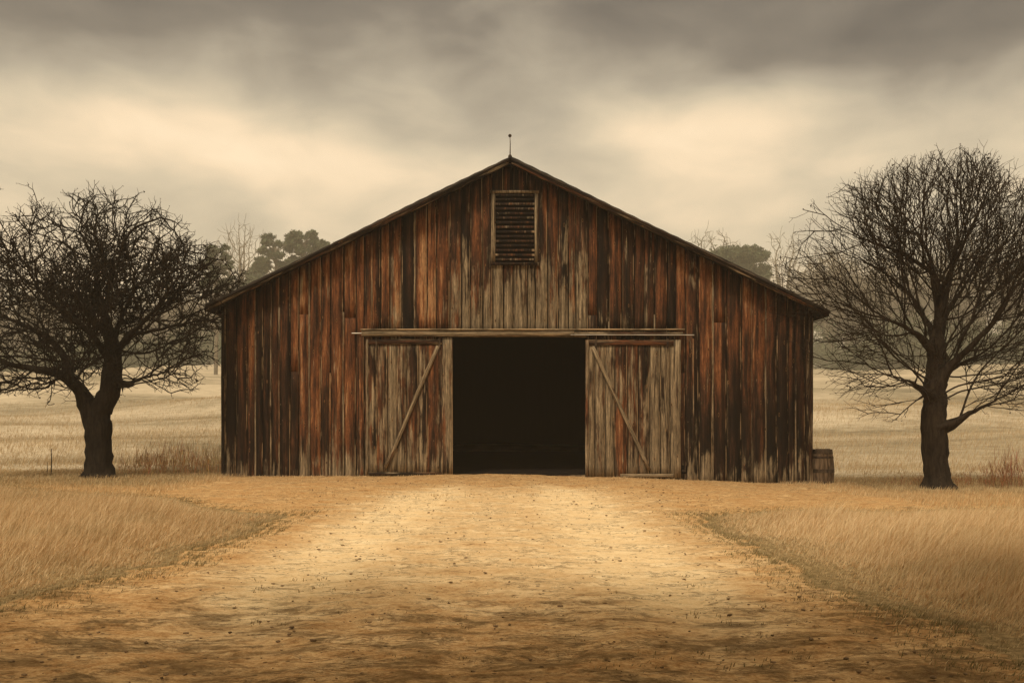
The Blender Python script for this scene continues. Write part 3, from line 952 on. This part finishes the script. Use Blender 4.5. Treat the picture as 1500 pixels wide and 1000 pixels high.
def tubes(P_, par, r, sel, base, rough=0., minr=0., seed=4, flare=0.):
    """tube mesh over the chains of the selected nodes"""
    rg = np.random.default_rng(seed)
    n = len(P_); best = np.full(n, -1); br = np.zeros(n)
    for i in range(n):
        p = par[i]
        if p >= 0 and r[i] > br[p]: br[p] = r[i]; best[p] = i
    V, L, S = [], [], []; nv = 0; nl = 0
    for i in range(n):
        p = par[i]
        if p >= 0 and best[p] == i and sel[p] and sel[i]: continue       # inside a chain
        if not sel[i]: continue
        ch = [p] if p >= 0 else []
        j = i
        while j >= 0 and sel[j]: ch.append(j); j = best[j]
        if len(ch) < 2: continue
        pts = P_[ch]; rr = r[ch].copy()
        if p >= 0: rr[0] = min(rr[0], rr[1] * 1.25)
        rr = np.maximum(rr, minr); rr[-1] *= .6
        R0 = rr.max(); k = 14 if R0 > .12 else 7 if R0 > .04 else 4 if R0 > .018 else 3
        t = np.gradient(pts, axis=0); t /= (np.linalg.norm(t, axis=1)[:, None] + 1e-9)
        ref = np.array([.31, .9, .2]); a = np.cross(t, ref); a /= (np.linalg.norm(a, axis=1)[:, None] + 1e-9); b = np.cross(t, a)
        an = np.arange(k) * 2 * math.pi / k
        rad = rr[:, None] * np.ones(k)[None]
        if rough and R0 > .04:
            rad = rad * (1 + rough * (rg.random(rad.shape) - .5) + rough * .9 * np.sin(an * 5 + pts[:, 2:3] * 1.5))
        if flare:
            hh = np.clip(pts[:, 2] - base[2], 0, None)
            rad = rad * (1 + flare * np.exp(-hh / .16))[:, None] * (1 + (.22 * np.exp(-hh / .25))[:, None] * np.sin(an * 4 + 1))
        ring = pts[:, None, :] + rad[..., None] * (np.cos(an)[None, :, None] * a[:, None, :] + np.sin(an)[None, :, None] * b[:, None, :])
        m = len(ch); V.append(ring.reshape(-1, 3))
        i0 = (np.arange(m - 1)[:, None] * k + np.arange(k)[None]).ravel(); i1 = (np.arange(m - 1)[:, None] * k + (np.arange(k) + 1)[None] % k).ravel()
        q = np.stack([i0, i1, i1 + k, i0 + k], 1) + nv
        L.append(q.ravel()); S.append(nl + np.arange(len(q)) * 4); nl += len(q) * 4; nv += m * k
    V = np.vstack(V) - np.array(base)
    return V, np.concatenate(L), np.concatenate(S)


def ell(n, c, rr, rg, power=.42, flat=None):
    v = rg.normal(0, 1, (n, 3)); v /= np.linalg.norm(v, axis=1)[:, None]
    v *= (rg.random(n) ** power)[:, None]
    return np.array(c) + v * np.array(rr)


def fleck(V, size, rg):
    """small triangles (buds and clinging dead leaves) at points V"""
    n = len(V); t = V[:, None, :] + rg.normal(0, 1, (n, 3, 3)) * (size * rg.uniform(.5, 1.5, n))[:, None, None]
    return t.reshape(-1, 3), np.arange(n * 3), np.arange(n) * 3


def ramify(limbs, env, lv, step, seed, center, wig, up, outw, gaps=None):
    """recursive branching from hand-laid limbs inside an envelope of ellipsoids.
    lv: per level (spacing, length, angle in degrees)"""
    rg = random.Random(seed)
    P_, par, ns = grow(limbs, np.zeros((0, 3)), step, 1, 1, 1, seed=seed)
    pos = [Vector(tuple(p)) for p in P_]; par = list(map(int, par)); cen = Vector(tuple(center))
    E = [(Vector(tuple(c)), q) for c, q in env]
    def inside_(p, k=1.0):
        o_ = p - cen; a_ = math.atan2(o_.z, o_.x); b_ = math.atan2(o_.y, o_.x)
        k *= 1.04 + .08 * math.sin(5 * a_ + seed) + .12 * math.sin(9 * a_ + 2 * b_ + 1)
        for c, q in E:
            d = p - c
            if (d.x / q[0]) ** 2 + (d.y / q[1]) ** 2 + (d.z / q[2]) ** 2 < k: return True
        return False
    def branch(i, d, length, level):
        sg = step * (1, .85, .7, .6, .55)[level]; n = max(2, int(length / sg)); prev = i; cur = pos[i].copy(); nxt = rg.uniform(.3, 1.0) * lv[level][0]; az = rg.uniform(0, 6.28)
        kids = []
        for s_ in range(n):
            o = cur - cen; o.normalize()
            d = d + Vector((rg.gauss(0, wig), rg.gauss(0, wig), rg.gauss(0, wig) + up)) + o * outw
            d.normalize(); cur = cur + d * sg * rg.uniform(.8, 1.2)
            if not inside_(cur, rg.uniform(.8, 1.18)): 
                if s_ > 1 or level > 1: break
            pos.append(cur.copy()); par.append(prev); prev = len(pos) - 1
            nxt -= sg
            if level + 1 < len(lv) and nxt <= 0:
                nxt = lv[level + 1][0] * rg.uniform(.6, 1.4); az += 2.4 + rg.gauss(0, .5)
                kids.append((prev, d.copy(), az, 1 - .55 * s_ / n))
        if level + 1 < len(lv):
            kids.append((prev, d.copy(), az + 2, .6)); kids.append((prev, d.copy(), az + 5, .6))
            for (j, dd, a, f) in kids:
                spawn(j, dd, a, f * length, level + 1)
    def spawn(j, dd, a, plen, level):
        if gaps and 0 < level < 3:
            q = pos[j]; nv_ = math.sin(q.x * 2.3 + math.sin(q.y * 1.7) + seed) + math.sin(q.y * 2.1 + 2) + math.sin(q.z * 2.9 + math.sin(q.x * 2.2))
            if nv_ < gaps: return
        th = math.radians(rg.gauss(lv[level][2], 9)); u = dd.cross(Vector((.3, .5, .81))); u.normalize(); v = dd.cross(u)
        nd = dd * math.cos(th) + (u * math.cos(a) + v * math.sin(a)) * math.sin(th)
        L = min(lv[level][1] * rg.uniform(.55, 1.25), plen * 1.1 + .1)
        branch(j, nd.normalized(), L, level)
    base_z = pos[0].z; az = 0; acc = 0
    kidn = [0] * len(pos)
    for i in range(1, ns): kidn[par[i]] += 1
    for i in range(4, ns):
        h = pos[i] - pos[par[i]]; hl = h.length; acc += hl
        if not inside_(pos[i]): continue
        if kidn[i] == 0: spawn(i, h.normalized(), 0, 1.8, 0); spawn(i, h.normalized(), 3, 1.6, 0)
        if acc > lv[0][0]:
            acc = 0; az += 2.4 + rg.gauss(0, .4); spawn(i, h.normalized(), az, 3, 0)
    return np.array([tuple(p) for p in pos]), np.array(par), ns


def clumpy(A, k=1.0, cut=-1.15):
    n = np.sin(A[:, 0] * 2.1 * k + 1 + np.sin(A[:, 1] * 1.7)) + np.sin(A[:, 1] * 2.3 * k + 2) + np.sin(A[:, 2] * 2.6 * k + .5 + np.sin(A[:, 0] * 1.9))
    return A[n > cut]


def bare_tree(name, label, base, limbs, A, step, infl, kill, tip, tw, seed, mat, rtrunk, up=.0, leafy=0, group=None, pipe=2.35, collar=.8, center=None, outw=.4):
    P2, par2, ns = ramify(limbs, A, tw['lv'], step, seed, center, tw['wig'], up, outw, tw.get('gaps'))
    r = radii(P2, par2, tip, pipe)
    s = rtrunk / r[:12].mean()
    r = np.where(r > tip * 2.5, tip * 2.5 + (rtrunk - tip * 2.5) * (np.maximum(r - tip * 2.5, 0) / max(r[:12].mean() - tip * 2.5, 1e-3)) ** 1.3, r)
    for i in range(1, len(P2)):
        if i < ns: r[i] = max(r[i], r[par2[i]] * (collar if i < 85 else .8))
        elif par2[i] < ns: r[i] = max(r[i], min(r[par2[i]] * .5, .03))
    root = empty(name, base); tag(root, label, 'tree', group)
    selt = np.zeros(len(P2), bool); selt[:ns] = True; selt |= False
    V, L, S = tubes(P2, par2, r, selt, base, rough=.16, flare=.55)
    link('trunk', npmesh('trunk', V, L, S, True), mat, root)
    selb = ~selt
    V, L, S = tubes(P2, par2, r, selb, base)
    o = link('crown', npmesh('crown', V, L, S, True), mat, root)
    if leafy:
        rg = np.random.default_rng(seed + 9); kids = np.bincount(par2[par2 >= 0], minlength=len(P2)); tips = P2[(kids == 0)]
        k = rg.random(len(tips)) < leafy
        V, L, S = fleck(tips[k] - np.array(base), .018, rg); link('buds', npmesh('buds', V, L, S), mat, root)
    print(name, len(P2), 'nodes')
    return root


def PD(D, dy=0):
    return lambda px, py, dd=0: P(px, py, D + dd)


# left tree, old, forked, dense
rg = np.random.default_rng(11)
q = PD(26.0)
bL = P(145, 698, 26.0); bL[2] = float(gz(bL[0], bL[1])) - .05
limbsL = [
    ([bL, q(144, 670), q(143, 640), q(144, 612), q(146, 596)], 0),
    ([q(146, 600), q(160, 575), q(165, 548, .1), q(166, 520, .2), q(158, 480, .3), q(145, 430, .5), q(138, 385, .8), q(118, 340, 1.0)], 0),
    ([q(144, 622), q(130, 596), q(118, 572, -.1), q(92, 549, -.4), q(50, 540, -.7), q(5, 530, -1.0), q(-50, 500, -1.2)], 0),
    ([q(100, 553), q(90, 515, .3), q(62, 490, .6), q(20, 470, 1.0), q(-30, 455, 1.4)], 0),
    ([q(163, 530), q(138, 495, -.5), q(100, 462, -.9), q(62, 432, -1.2), q(44, 398, -1.4), q(20, 360, -1.4)], 0),
    ([q(166, 520), q(196, 486, -.3), q(228, 452, -.6), q(262, 405, -.9), q(300, 380, -1.1)], 0),
    ([q(168, 556), q(184, 563, -.3), q(214, 552, -.7), q(246, 545, -1.0)], 0),
    ([q(160, 500), q(190, 440, .9), q(215, 395, 1.4), q(230, 350, 1.7)], 0),
    ([q(150, 450), q(170, 390, -.6), q(190, 340, -.9), q(235, 318, -1.1)], 0),
    ([q(140, 490), q(110, 440, 1.2), q(80, 390, 1.9), q(60, 330, 2.2)], 0),
    ([q(200, 482), q(245, 480, .8), q(290, 470, 1.4)], 0),
    ([q(88, 546), q(70, 566, -1.0), q(40, 570, -1.6)], 0),
]
ENV_L = [(P(95, 428, 26.0), (4.05, 3.2, 2.75)), (P(255, 440, 26.0), (2.0, 1.9, 1.7)), (P(20, 500, 25.7), (3.2, 2.6, 1.5)),
         (P(235, 530, 25.6), (1.45, 1.3, .95)), (P(50, 335, 26.0), (2.6, 1.6, 1.15))]
bare_tree('old_oak', 'dark old tree with a forked trunk and dense bare crown left of the barn', bL, limbsL, ENV_L, .13, 1.0, .20, .0056,
          dict(lv=[(.19, 1.9, 56), (.22, 1.0, 52), (.15, .5, 48), (.12, .26, 44)], wig=.17, gaps=-1.15), 21, M_BARK, .32, collar=.92, up=.008, leafy=.5, pipe=1.95, center=P(140, 560, 26.0), outw=.06)

# right tree, finer, upswept twigs
q = PD(24.8)
bR = P(1373, 713, 24.8); bR[2] = float(gz(bR[0], bR[1])) - .05
limbsR = [
    ([bR, q(1372, 680), q(1370, 645), q(1369, 610), q(1370, 585)], 0),
    ([q(1370, 590), q(1370, 545), q(1372, 500), q(1379, 450, .2), q(1368, 400, .2), q(1352, 355, .2), q(1322, 312, .1), q(1275, 275, 0)], 0),
    ([q(1372, 560), q(1398, 530, -.3), q(1430, 500, -.6), q(1462, 462, -.9), q(1488, 420, -1.1), q(1520, 370, -1.2)], 0),
    ([q(1374, 625), q(1392, 622, -.3), q(1420, 606, -.7), q(1455, 588, -1.1), q(1492, 568, -1.5), q(1530, 545, -1.8)], 0),
    ([q(1372, 520), q(1345, 490, -.4), q(1305, 470, -.9), q(1255, 455, -1.3), q(1205, 430, -1.5)], 0),
    ([q(1378, 455), q(1392, 410, .5), q(1402, 350, .9), q(1400, 290, 1.1), q(1392, 250, 1.2)], 0),
    ([q(1376, 470), q(1412, 420, .9), q(1445, 360, 1.5), q(1470, 300, 1.8)], 0),
    ([q(1372, 550), q(1420, 528, .8), q(1470, 512, 1.4), q(1520, 490, 1.9)], 0),
    ([q(1372, 500), q(1340, 440, 1.0), q(1290, 395, 1.7), q(1235, 370, 2.0)], 0),
    ([q(1368, 400), q(1320, 370, -.7), q(1265, 350, -1.2), q(1210, 330, -1.5)], 0),
    ([q(1372, 590), q(1335, 560, -.8), q(1290, 548, -1.4), q(1255, 565, -1.7)], 0),
    ([q(1384, 430), q(1410, 360, -.8), q(1440, 300, -1.1)], 0),
]
ENV_R = [(P(1385, 405, 24.8), (3.5, 3.2, 2.95)), (P(1255, 415, 24.6), (2.3, 2.1, 2.2)), (P(1460, 545, 24.4), (1.9, 2.0, 1.35)), (P(1285, 550, 24.4), (1.8, 1.5, 1.15))]
bare_tree('bare_tree', 'bare tree with a straight trunk and wide airy crown right of the barn', bR, limbsR, ENV_R, .14, 1.1, .20, .0042,
          dict(lv=[(.27, 2.6, 50), (.27, 1.35, 44), (.21, .7, 40), (.18, .36, 38)], wig=.085, gaps=-1.3), 31, M_BARK2, .285, up=.012, leafy=.3, pipe=2.0, center=P(1375, 560, 24.8), outw=.085)

# fallen sticks at the foot of the left tree
st = MB()
for k in range(9):
    a = random.uniform(0, 6.28); l_ = random.uniform(.25, .6); cx, cy = bL[0] + random.uniform(-.2, .5), bL[1] - .5 + random.uniform(-.15, .15)
    z = float(gz(cx, cy)); st.tube([(cx, cy, z + .01), (cx + l_ * math.cos(a), cy + .3 * l_ * math.sin(a), z + random.uniform(.02, .26))], [.012, .006], 5)
tag(st.build('fallen_sticks', M_BARK), 'broken sticks heaped at the foot of the forked left tree', 'sticks', kind='stuff')

# thin stakes at the left edge
for px, py0, py1, D, rr, lab in ((75, 657, 697, 27.0, .017, 'taller thin dark stake standing in the grass left of the forked tree'), (69, 676, 697, 27.2, .010, 'shorter thin stake just left of the taller stake')):
    b = P(px, py1, D); b[2] = float(gz(b[0], b[1])); t = P(px, py0, D); h = t[2] - b[2]
    s_ = MB(); s_.tube([(0, 0, -.1), (.01, 0, h * .5), (0, 0, h)], [rr, rr * .9, rr * .7], 6)
    tag(s_.build('garden_stake', M_METAL, loc=b), lab, 'stake')


# ------------------------------------------------------------------ far trees
def far_bare(seed, H, spread, n, fan=.0, trunk_frac=.32):
    """prototype mesh arrays of a bare tree of height H standing at the origin"""
    rg = np.random.default_rng(seed)
    limbs = [([np.zeros(3), np.array([0, 0, H * trunk_frac * .6]), np.array([rg.normal(0, .2), rg.normal(0, .2), H * trunk_frac])], 0)]
    for k in range(6):
        a = k * 1.05 + rg.random(); rr = spread * (.28 + .3 * rg.random())
        limbs.append(([np.array([0, 0, H * trunk_frac * rg.uniform(.7, 1)]), np.array([rr * .45 * math.cos(a), rr * .45 * math.sin(a), H * (trunk_frac + .18)]),
                       np.array([rr * math.cos(a), rr * math.sin(a), H * rg.uniform(.68, .8)])], 0))
    A = ell(n, (0, 0, H * .66), (spread, spread, H * .34), rg, .45)
    P_, par, ns = grow(limbs, A, H * .026, H * .16, H * .036, 120, up=.25 + fan, seed=seed, jit=.12)
    P_, par = add_twigs(P_, par, ns, .3, 2, H * .022, 3, seed, .25, .3)
    r = radii(P_, par, H * .0011, 2.2)
    return P_, par, r, ns


def far_pine(seed, H, spread, clumps, low=.55):
    """trunk/limb tubes and needle triangles of an open-topped pine"""
    rg = np.random.default_rng(seed)
    limbs = [([np.zeros(3), np.array([.1, 0, H * .4]), np.array([rg.normal(0, .25), 0, H * .93])], 0)]
    cs = []
    for k in range(int(clumps * 2.2)):
        a = rg.random() * 6.28; zz = H * rg.uniform(low, .93); t = (zz / H - low) / (1 - low)
        rr = spread * rg.uniform(.35, 1) * (1 - .55 * t ** 2)
        c = np.array([rr * math.cos(a), rr * math.sin(a), zz]); cs.append((c, spread * rg.uniform(.11, .25)))
        limbs.append(([np.array([0, 0, zz - H * .07]), c * np.array([.5, .5, 1]) - np.array([0, 0, H * .03]), c], 0))
    P_, par, ns = grow(limbs, np.zeros((0, 3)), .5, 1, 1, 1, seed=seed)
    r = radii(P_, par, H * .0022, 2.0)
    V = []
    for c, s in cs:
        m = int(420 * (s / 1.0) ** 1.6) + 60
        p = ell(m, c, (s, s, s * .62), rg, .5); p = p + .25 * s * np.sin(p[:, [1, 2, 0]] * 5 + seed)
        V.append(p)
    V = np.vstack(V)
    return (P_, par, r, ns), V


def far_bush(seed, H, W, m):
    rg = np.random.default_rng(seed); V = []
    for k in range(14):
        c = np.array([rg.normal(0, W * .38), rg.normal(0, W * .25), H * rg.uniform(.15, .75)]); s = H * rg.uniform(.2, .34)
        V.append(ell(m // 14, c, (s * 1.2, s, s), rg, .45))
    return np.vstack(V)


def put_tree(name, label, px, py_top, D, kind, seed, H0=None, spread=3., group=None, **kw):
    x = (px - 750) / F * D; z0 = float(gz(x, D)) - .1; top = EYE - (py_top - 609) / F * D; H = top - z0
    root = empty(name, (x, D, z0)); tag(root, label, 'tree', group)
    rg = np.random.default_rng(seed + 77)
    if kind == 'bare':
        P_, par, r, ns = far_bare(seed, H, spread, kw.get('n', 700), kw.get('fan', 0), kw.get('tf', .32))
        sel = np.zeros(len(P_), bool); sel[:ns] = True
        V, L, S = tubes(P_, par, r * 1.3, sel, (0, 0, 0)); link('trunk', npmesh('trunk', V, L, S, True), M_HAZEBARK, root)
        V, L, S = tubes(P_, par, r, ~sel, (0, 0, 0)); link('crown', npmesh('crown', V, L, S, True), M_HAZEBARK, root)
    else:
        (P_, par, r, ns), N = far_pine(seed, H, spread, kw.get('clumps', 16), kw.get('low', .55))
        V, L, S = tubes(P_, par, r, np.ones(len(P_), bool), (0, 0, 0)); link('trunk', npmesh('trunk', V, L, S, True), M_HAZEBARK, root)
        V, L, S = fleck(N, .16, rg); link('crown', npmesh('crown', V, L, S), M_HAZENEEDLE, root)
    return root


put_tree('far_bare_tree', 'tall pale bare tree in the mist between the left tree and the pines', 352, 324, 225, 'bare', 41, spread=6.7, fan=.25, tf=.35, n=900)
put_tree('pine_tree', 'hazy pine with a rounded crown, leftmost of the three over the left roof slope', 404, 328, 192, 'pine', 42, spread=4.0, clumps=20, low=.66)
put_tree('pine_tree', 'tallest hazy pine, middle of the three over the left roof slope', 446, 326, 195, 'pine', 43, spread=4.1, clumps=26, low=.68)
put_tree('pine_tree', 'hazy pine nearest the barn roof, rightmost of the three over the left slope', 480, 340, 190, 'pine', 44, spread=3.0, clumps=22, low=.66)
put_tree('evergreen_tree', 'low broad evergreen in the mist below the leftmost pine', 398, 384, 200, 'pine', 45, spread=7.4, clumps=40, low=.25)
put_tree('evergreen_tree', 'dark evergreen showing through the right edge of the old forked tree', 316, 344, 165, 'pine', 46, spread=3.2, clumps=18, low=.6)
put_tree('far_bare_tree', 'round-crowned misty bare tree just above the right roof slope', 1043, 337, 215, 'bare', 47, spread=7.4, n=800)
put_tree('evergreen_tree', 'round misty evergreen between the bare trees over the right roof slope', 1086, 356, 205, 'pine', 48, spread=8.6, clumps=34, low=.5)
put_tree('far_bare_tree', 'faint bare tree in the mist between the round evergreen and the right tree', 1150, 334, 262, 'bare', 49, spread=5.4, n=800)


def far_wood():
    """the misty wood along the crest: reads as one mass"""
    rg = np.random.default_rng(99)
    VB, LB, SB = [], [], []; nv = nl = 0
    protos = []
    for s in (61, 62, 63, 64):
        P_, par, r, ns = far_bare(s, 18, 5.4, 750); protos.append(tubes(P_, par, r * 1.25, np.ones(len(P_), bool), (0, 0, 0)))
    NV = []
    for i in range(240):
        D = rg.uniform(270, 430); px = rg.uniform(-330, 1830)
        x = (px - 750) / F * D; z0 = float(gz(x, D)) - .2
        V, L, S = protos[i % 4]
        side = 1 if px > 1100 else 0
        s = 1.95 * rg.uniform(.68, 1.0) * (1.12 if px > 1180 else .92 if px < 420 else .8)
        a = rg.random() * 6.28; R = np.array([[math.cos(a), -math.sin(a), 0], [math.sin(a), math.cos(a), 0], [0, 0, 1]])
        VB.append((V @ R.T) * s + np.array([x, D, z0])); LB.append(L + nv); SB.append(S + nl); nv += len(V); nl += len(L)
    tag(link('far_wood', npmesh('far_wood', np.vstack(VB), np.concatenate(LB), np.concatenate(SB), True), M_HAZEBARK), 'pale bare wood fading into the mist behind the field', 'wood', kind='stuff')
    for i in range(190):                       # evergreen undergrowth along the field edge
        D = rg.uniform(232, 330); px = rg.uniform(-330, 1830); x = (px - 750) / F * D; z0 = float(gz(x, D)) - .3
        h = rg.uniform(6, 13.5) * (1.15 if px > 1100 else 1.0)
        NV.append(far_bush(i, h, h * 1.1, 1500) + np.array([x, D, z0]))
    V, L, S = fleck(np.vstack(NV), .26, rg)
    tag(link('undergrowth', npmesh('undergrowth', V, L, S), M_HAZENEEDLE), 'dark green thicket along the foot of the misty wood', 'thicket', kind='stuff')


far_wood()


def added_shade_trees():  # trees out of view, added to darken the foreground
    """unseen evergreens added round the camera to shade the near end of the drive"""
    rg = np.random.default_rng(5)
    limbs = [([np.zeros(3), np.array([.1, .1, 2.6]), np.array([.3, .2, 8.2])], 0)]; cs = []
    for k in range(52):
        a = rg.random() * 6.28; rr = 4.7 * math.sqrt(rg.random()); c = np.array([rr * math.cos(a), rr * math.sin(a), rg.uniform(5.3, 8.2) - .06 * rr])
        cs.append((c, rg.uniform(.7, 1.2))); limbs.append(([np.array([.2, .1, rg.uniform(2.4, 6)]), c * np.array([.5, .5, 1]) - np.array([0, 0, .5]), c], 0))
    P_, par, ns = grow(limbs, np.zeros((0, 3)), .5, 1, 1, 1, seed=6); r = np.minimum(radii(P_, par, .03, 2.0), .3)
    V, L, S = tubes(P_, par, r, np.ones(len(P_), bool), (0, 0, 0)); mt = npmesh('trunk', V, L, S, True); mt.materials.append(M_BARK)
    V, L, S = fleck(np.vstack([ell(520, c, (q * 1.3, q * 1.3, q * .6), rg, .5) for c, q in cs]), .12, rg); mc = npmesh('crown', V, L, S); mc.materials.append(M_HAZENEEDLE)
    for x, y, rz, sc_, lab in ((-3.0, .1, .4, 1.0, 'unseen evergreen added for shade close behind the viewer, left of the drive'), (3.7, -.2, 2.1, 1.02, 'unseen evergreen added for shade close behind the viewer, right of the drive'),
                               (-9.2, -.5, 3.9, .95, 'unseen evergreen added for shade beside the near left grass, outside the view'), (9.4, .4, 5.2, .95, 'unseen evergreen added for shade beside the near right grass, outside the view')):
        root = empty('added_shade_tree', (x, y, float(gz(x, y)) - .1)); root.rotation_euler.z = rz; root.scale = (sc_,) * 3; tag(root, lab, 'tree', 'evergreens added for shade round the near end of the drive')
        for me in (mt, mc):
            o = bpy.data.objects.new(me.name.split('.')[0], me); COL.objects.link(o); o.parent = root


added_shade_trees()

# ------------------------------------------------------------------ haze
hz = MB(); hz.box((0, 250, 27), (860, 640, 64.0))
ho = hz.build('haze', None); tag(ho, 'pale warm mist filling the air over the field', 'haze', kind='stuff')
hm = bpy.data.materials.new('mist'); hm.use_nodes = True; t = hm.node_tree; t.nodes.clear()
o_ = t.nodes.new('ShaderNodeOutputMaterial'); pv = t.nodes.new('ShaderNodeVolumePrincipled')
pv.inputs['Color'].default_value = (.93, .88, .76, 1); pv.inputs['Density'].default_value = .0011; pv.inputs['Anisotropy'].default_value = .15
t.links.new(pv.outputs[0], o_.inputs['Volume']); ho.data.materials.append(hm)

# ------------------------------------------------------------------ world: overcast evening-coloured sky
w = bpy.data.worlds.new('World'); sc.world = w; w.use_nodes = True
t = w.node_tree; t.nodes.clear()
class WT(NT):
    def __init__(s, tree): s.t = tree
W_ = WT(t)
SUN_EL, SUN_AZ = math.radians(50), math.radians(200)     # behind the camera, a little to the left
sky = t.nodes.new('ShaderNodeTexSky'); sky.sky_type = 'NISHITA'; sky.sun_disc = False
sky.sun_elevation = SUN_EL; sky.sun_rotation = SUN_AZ; sky.dust_density = 4; sky.air_density = 1.4
dirv = t.nodes.new('ShaderNodeTexCoord').outputs['Generated']
dx_, dy_, dz_ = W_.sep(dirv)
az = W_.math('ARCTAN2', dx_, dy_)                        # radians, 0 straight ahead (+Y), + to the right
elv = W_.math('ARCSINE', dz_)
cmb = t.nodes.new('ShaderNodeCombineXYZ'); t.links.new(az, cmb.inputs[0]); t.links.new(elv, cmb.inputs[1])
cv = W_.vmul(cmb.outputs[0], (3.6, 9, 1), (1.3, .4, .2))
n1 = W_.noise(cv, 1, 3, .45, .5)
n2 = W_.noise(W_.vmul(cmb.outputs[0], (9, 19, 1), (4.1, 2.2, .7)), 1, 4, .5, .3)
def blob(ax, el, sx, sy, amp):
    a_ = W_.math('DIVIDE', W_.math('SUBTRACT', az, ax), sx); b_ = W_.math('DIVIDE', W_.math('SUBTRACT', elv, el), sy)
    r2 = W_.math('ADD', W_.math('MULTIPLY', a_, a_), W_.math('MULTIPLY', b_, b_))
    return W_.math('MULTIPLY', W_.math('POWER', 2.718, W_.math('MULTIPLY', r2, -1)), amp)
def ang(px, py): return math.atan((px - 750) / F), math.atan((609 - py) / F) * math.cos(math.atan((px - 750) / F))
# lightness of the cloud deck: 0 dark .. 1 bright
lum = W_.sm(elv, .22, .44, .74, .08)
hi = W_.sm(elv, .50, 1.0, 0, .66)                        # unseen overhead sky, brightened to light the ground more
lum = W_.math('ADD', lum, hi)
lum = W_.math('ADD', lum, W_.math('MULTIPLY', W_.math('SUBTRACT', n1, .5), .46))
lum = W_.math('ADD', lum, W_.math('MULTIPLY', W_.math('SUBTRACT', n2, .5), .50))
for (px, py, sx, sy, am) in ((120, 135, .17, .045, .26), (300, 215, .16, .04, .16), (40, 60, .3, .04, -.2), (760, 175, .13, .05, -.24), (1100, 175, .17, .035, .26), (640, 60, .2, .05, .12),
                             (1400, 60, .25, .05, -.22), (130, 250, .15, .025, -.10), (1350, 190, .1, .03, -.06), (480, 110, .12, .03, .08), (850, 225, .1, .03, -.05), (560, 260, .12, .04, .1)):
    a_, e_ = ang(px, py); lum = W_.math('ADD', lum, blob(a_, e_, sx, sy, am * .85))
cloud = W_.ramp(W_.math('MULTIPLY', lum, .8, True), [(.0, (.050, .042, .032)), (.2, (.125, .104, .076)), (.4, (.29, .245, .175)), (.55, (.45, .37, .25)), (.7, (.65, .50, .325)), (1., (.88, .70, .48))])
sc10 = W_.mix(1.0, cloud, (10, 10, 10), 'MULTIPLY')
below = W_.sm(dz_, -.06, .01)
sc10 = W_.mix(below, (2.4, 1.6, .8), sc10)
fin = W_.mix(.93, sky.outputs[0], sc10)
fin = W_.mix(W_.sm(elv, .5, 1.0), fin, W_.mix(1.0, fin, (1.55, 1.5, 1.4), 'MULTIPLY'))  # further boost added to the unseen overhead sky to brighten the ground
bg = t.nodes.new('ShaderNodeBackground'); bg.inputs['Strength'].default_value = .1
t.links.new(fin, bg.inputs['Color'])
wo = t.nodes.new('ShaderNodeOutputWorld'); t.links.new(bg.outputs[0], wo.inputs['Surface'])

sun = bpy.data.lights.new('sun', 'SUN'); sun.energy = 1.5; sun.angle = math.radians(14); sun.color = (1, .87, .68)
so_ = bpy.data.objects.new('sun', sun); COL.objects.link(so_)
sd = Vector((math.sin(SUN_AZ) * math.cos(SUN_EL), math.cos(SUN_AZ) * math.cos(SUN_EL), math.sin(SUN_EL)))
so_.rotation_euler = sd.to_track_quat('Z', 'Y').to_euler(); so_.location = (0, 0, 40)

# ------------------------------------------------------------------ camera
cam = bpy.data.cameras.new('camera'); co = bpy.data.objects.new('camera', cam); COL.objects.link(co)
co.location = (0, 0, EYE); co.rotation_euler = (math.radians(90), 0, 0)
cam.sensor_width = 36; cam.lens = 36 * F / 1500; cam.shift_y = (609 - 500) / 1500; cam.clip_end = 2000; cam.clip_start = .1
sc.camera = co
sc.view_settings.view_transform = 'Standard'; sc.view_settings.look = 'None'; sc.view_settings.exposure = 0.75; sc.view_settings.gamma = 1
sc.render.engine = 'CYCLES'
sc.cycles.max_bounces = 6; sc.cycles.diffuse_bounces = 3; sc.cycles.volume_bounces = 1; sc.cycles.use_denoising = True; sc.cycles.denoising_prefilter = 'NONE'
sc.render.film_transparent = False
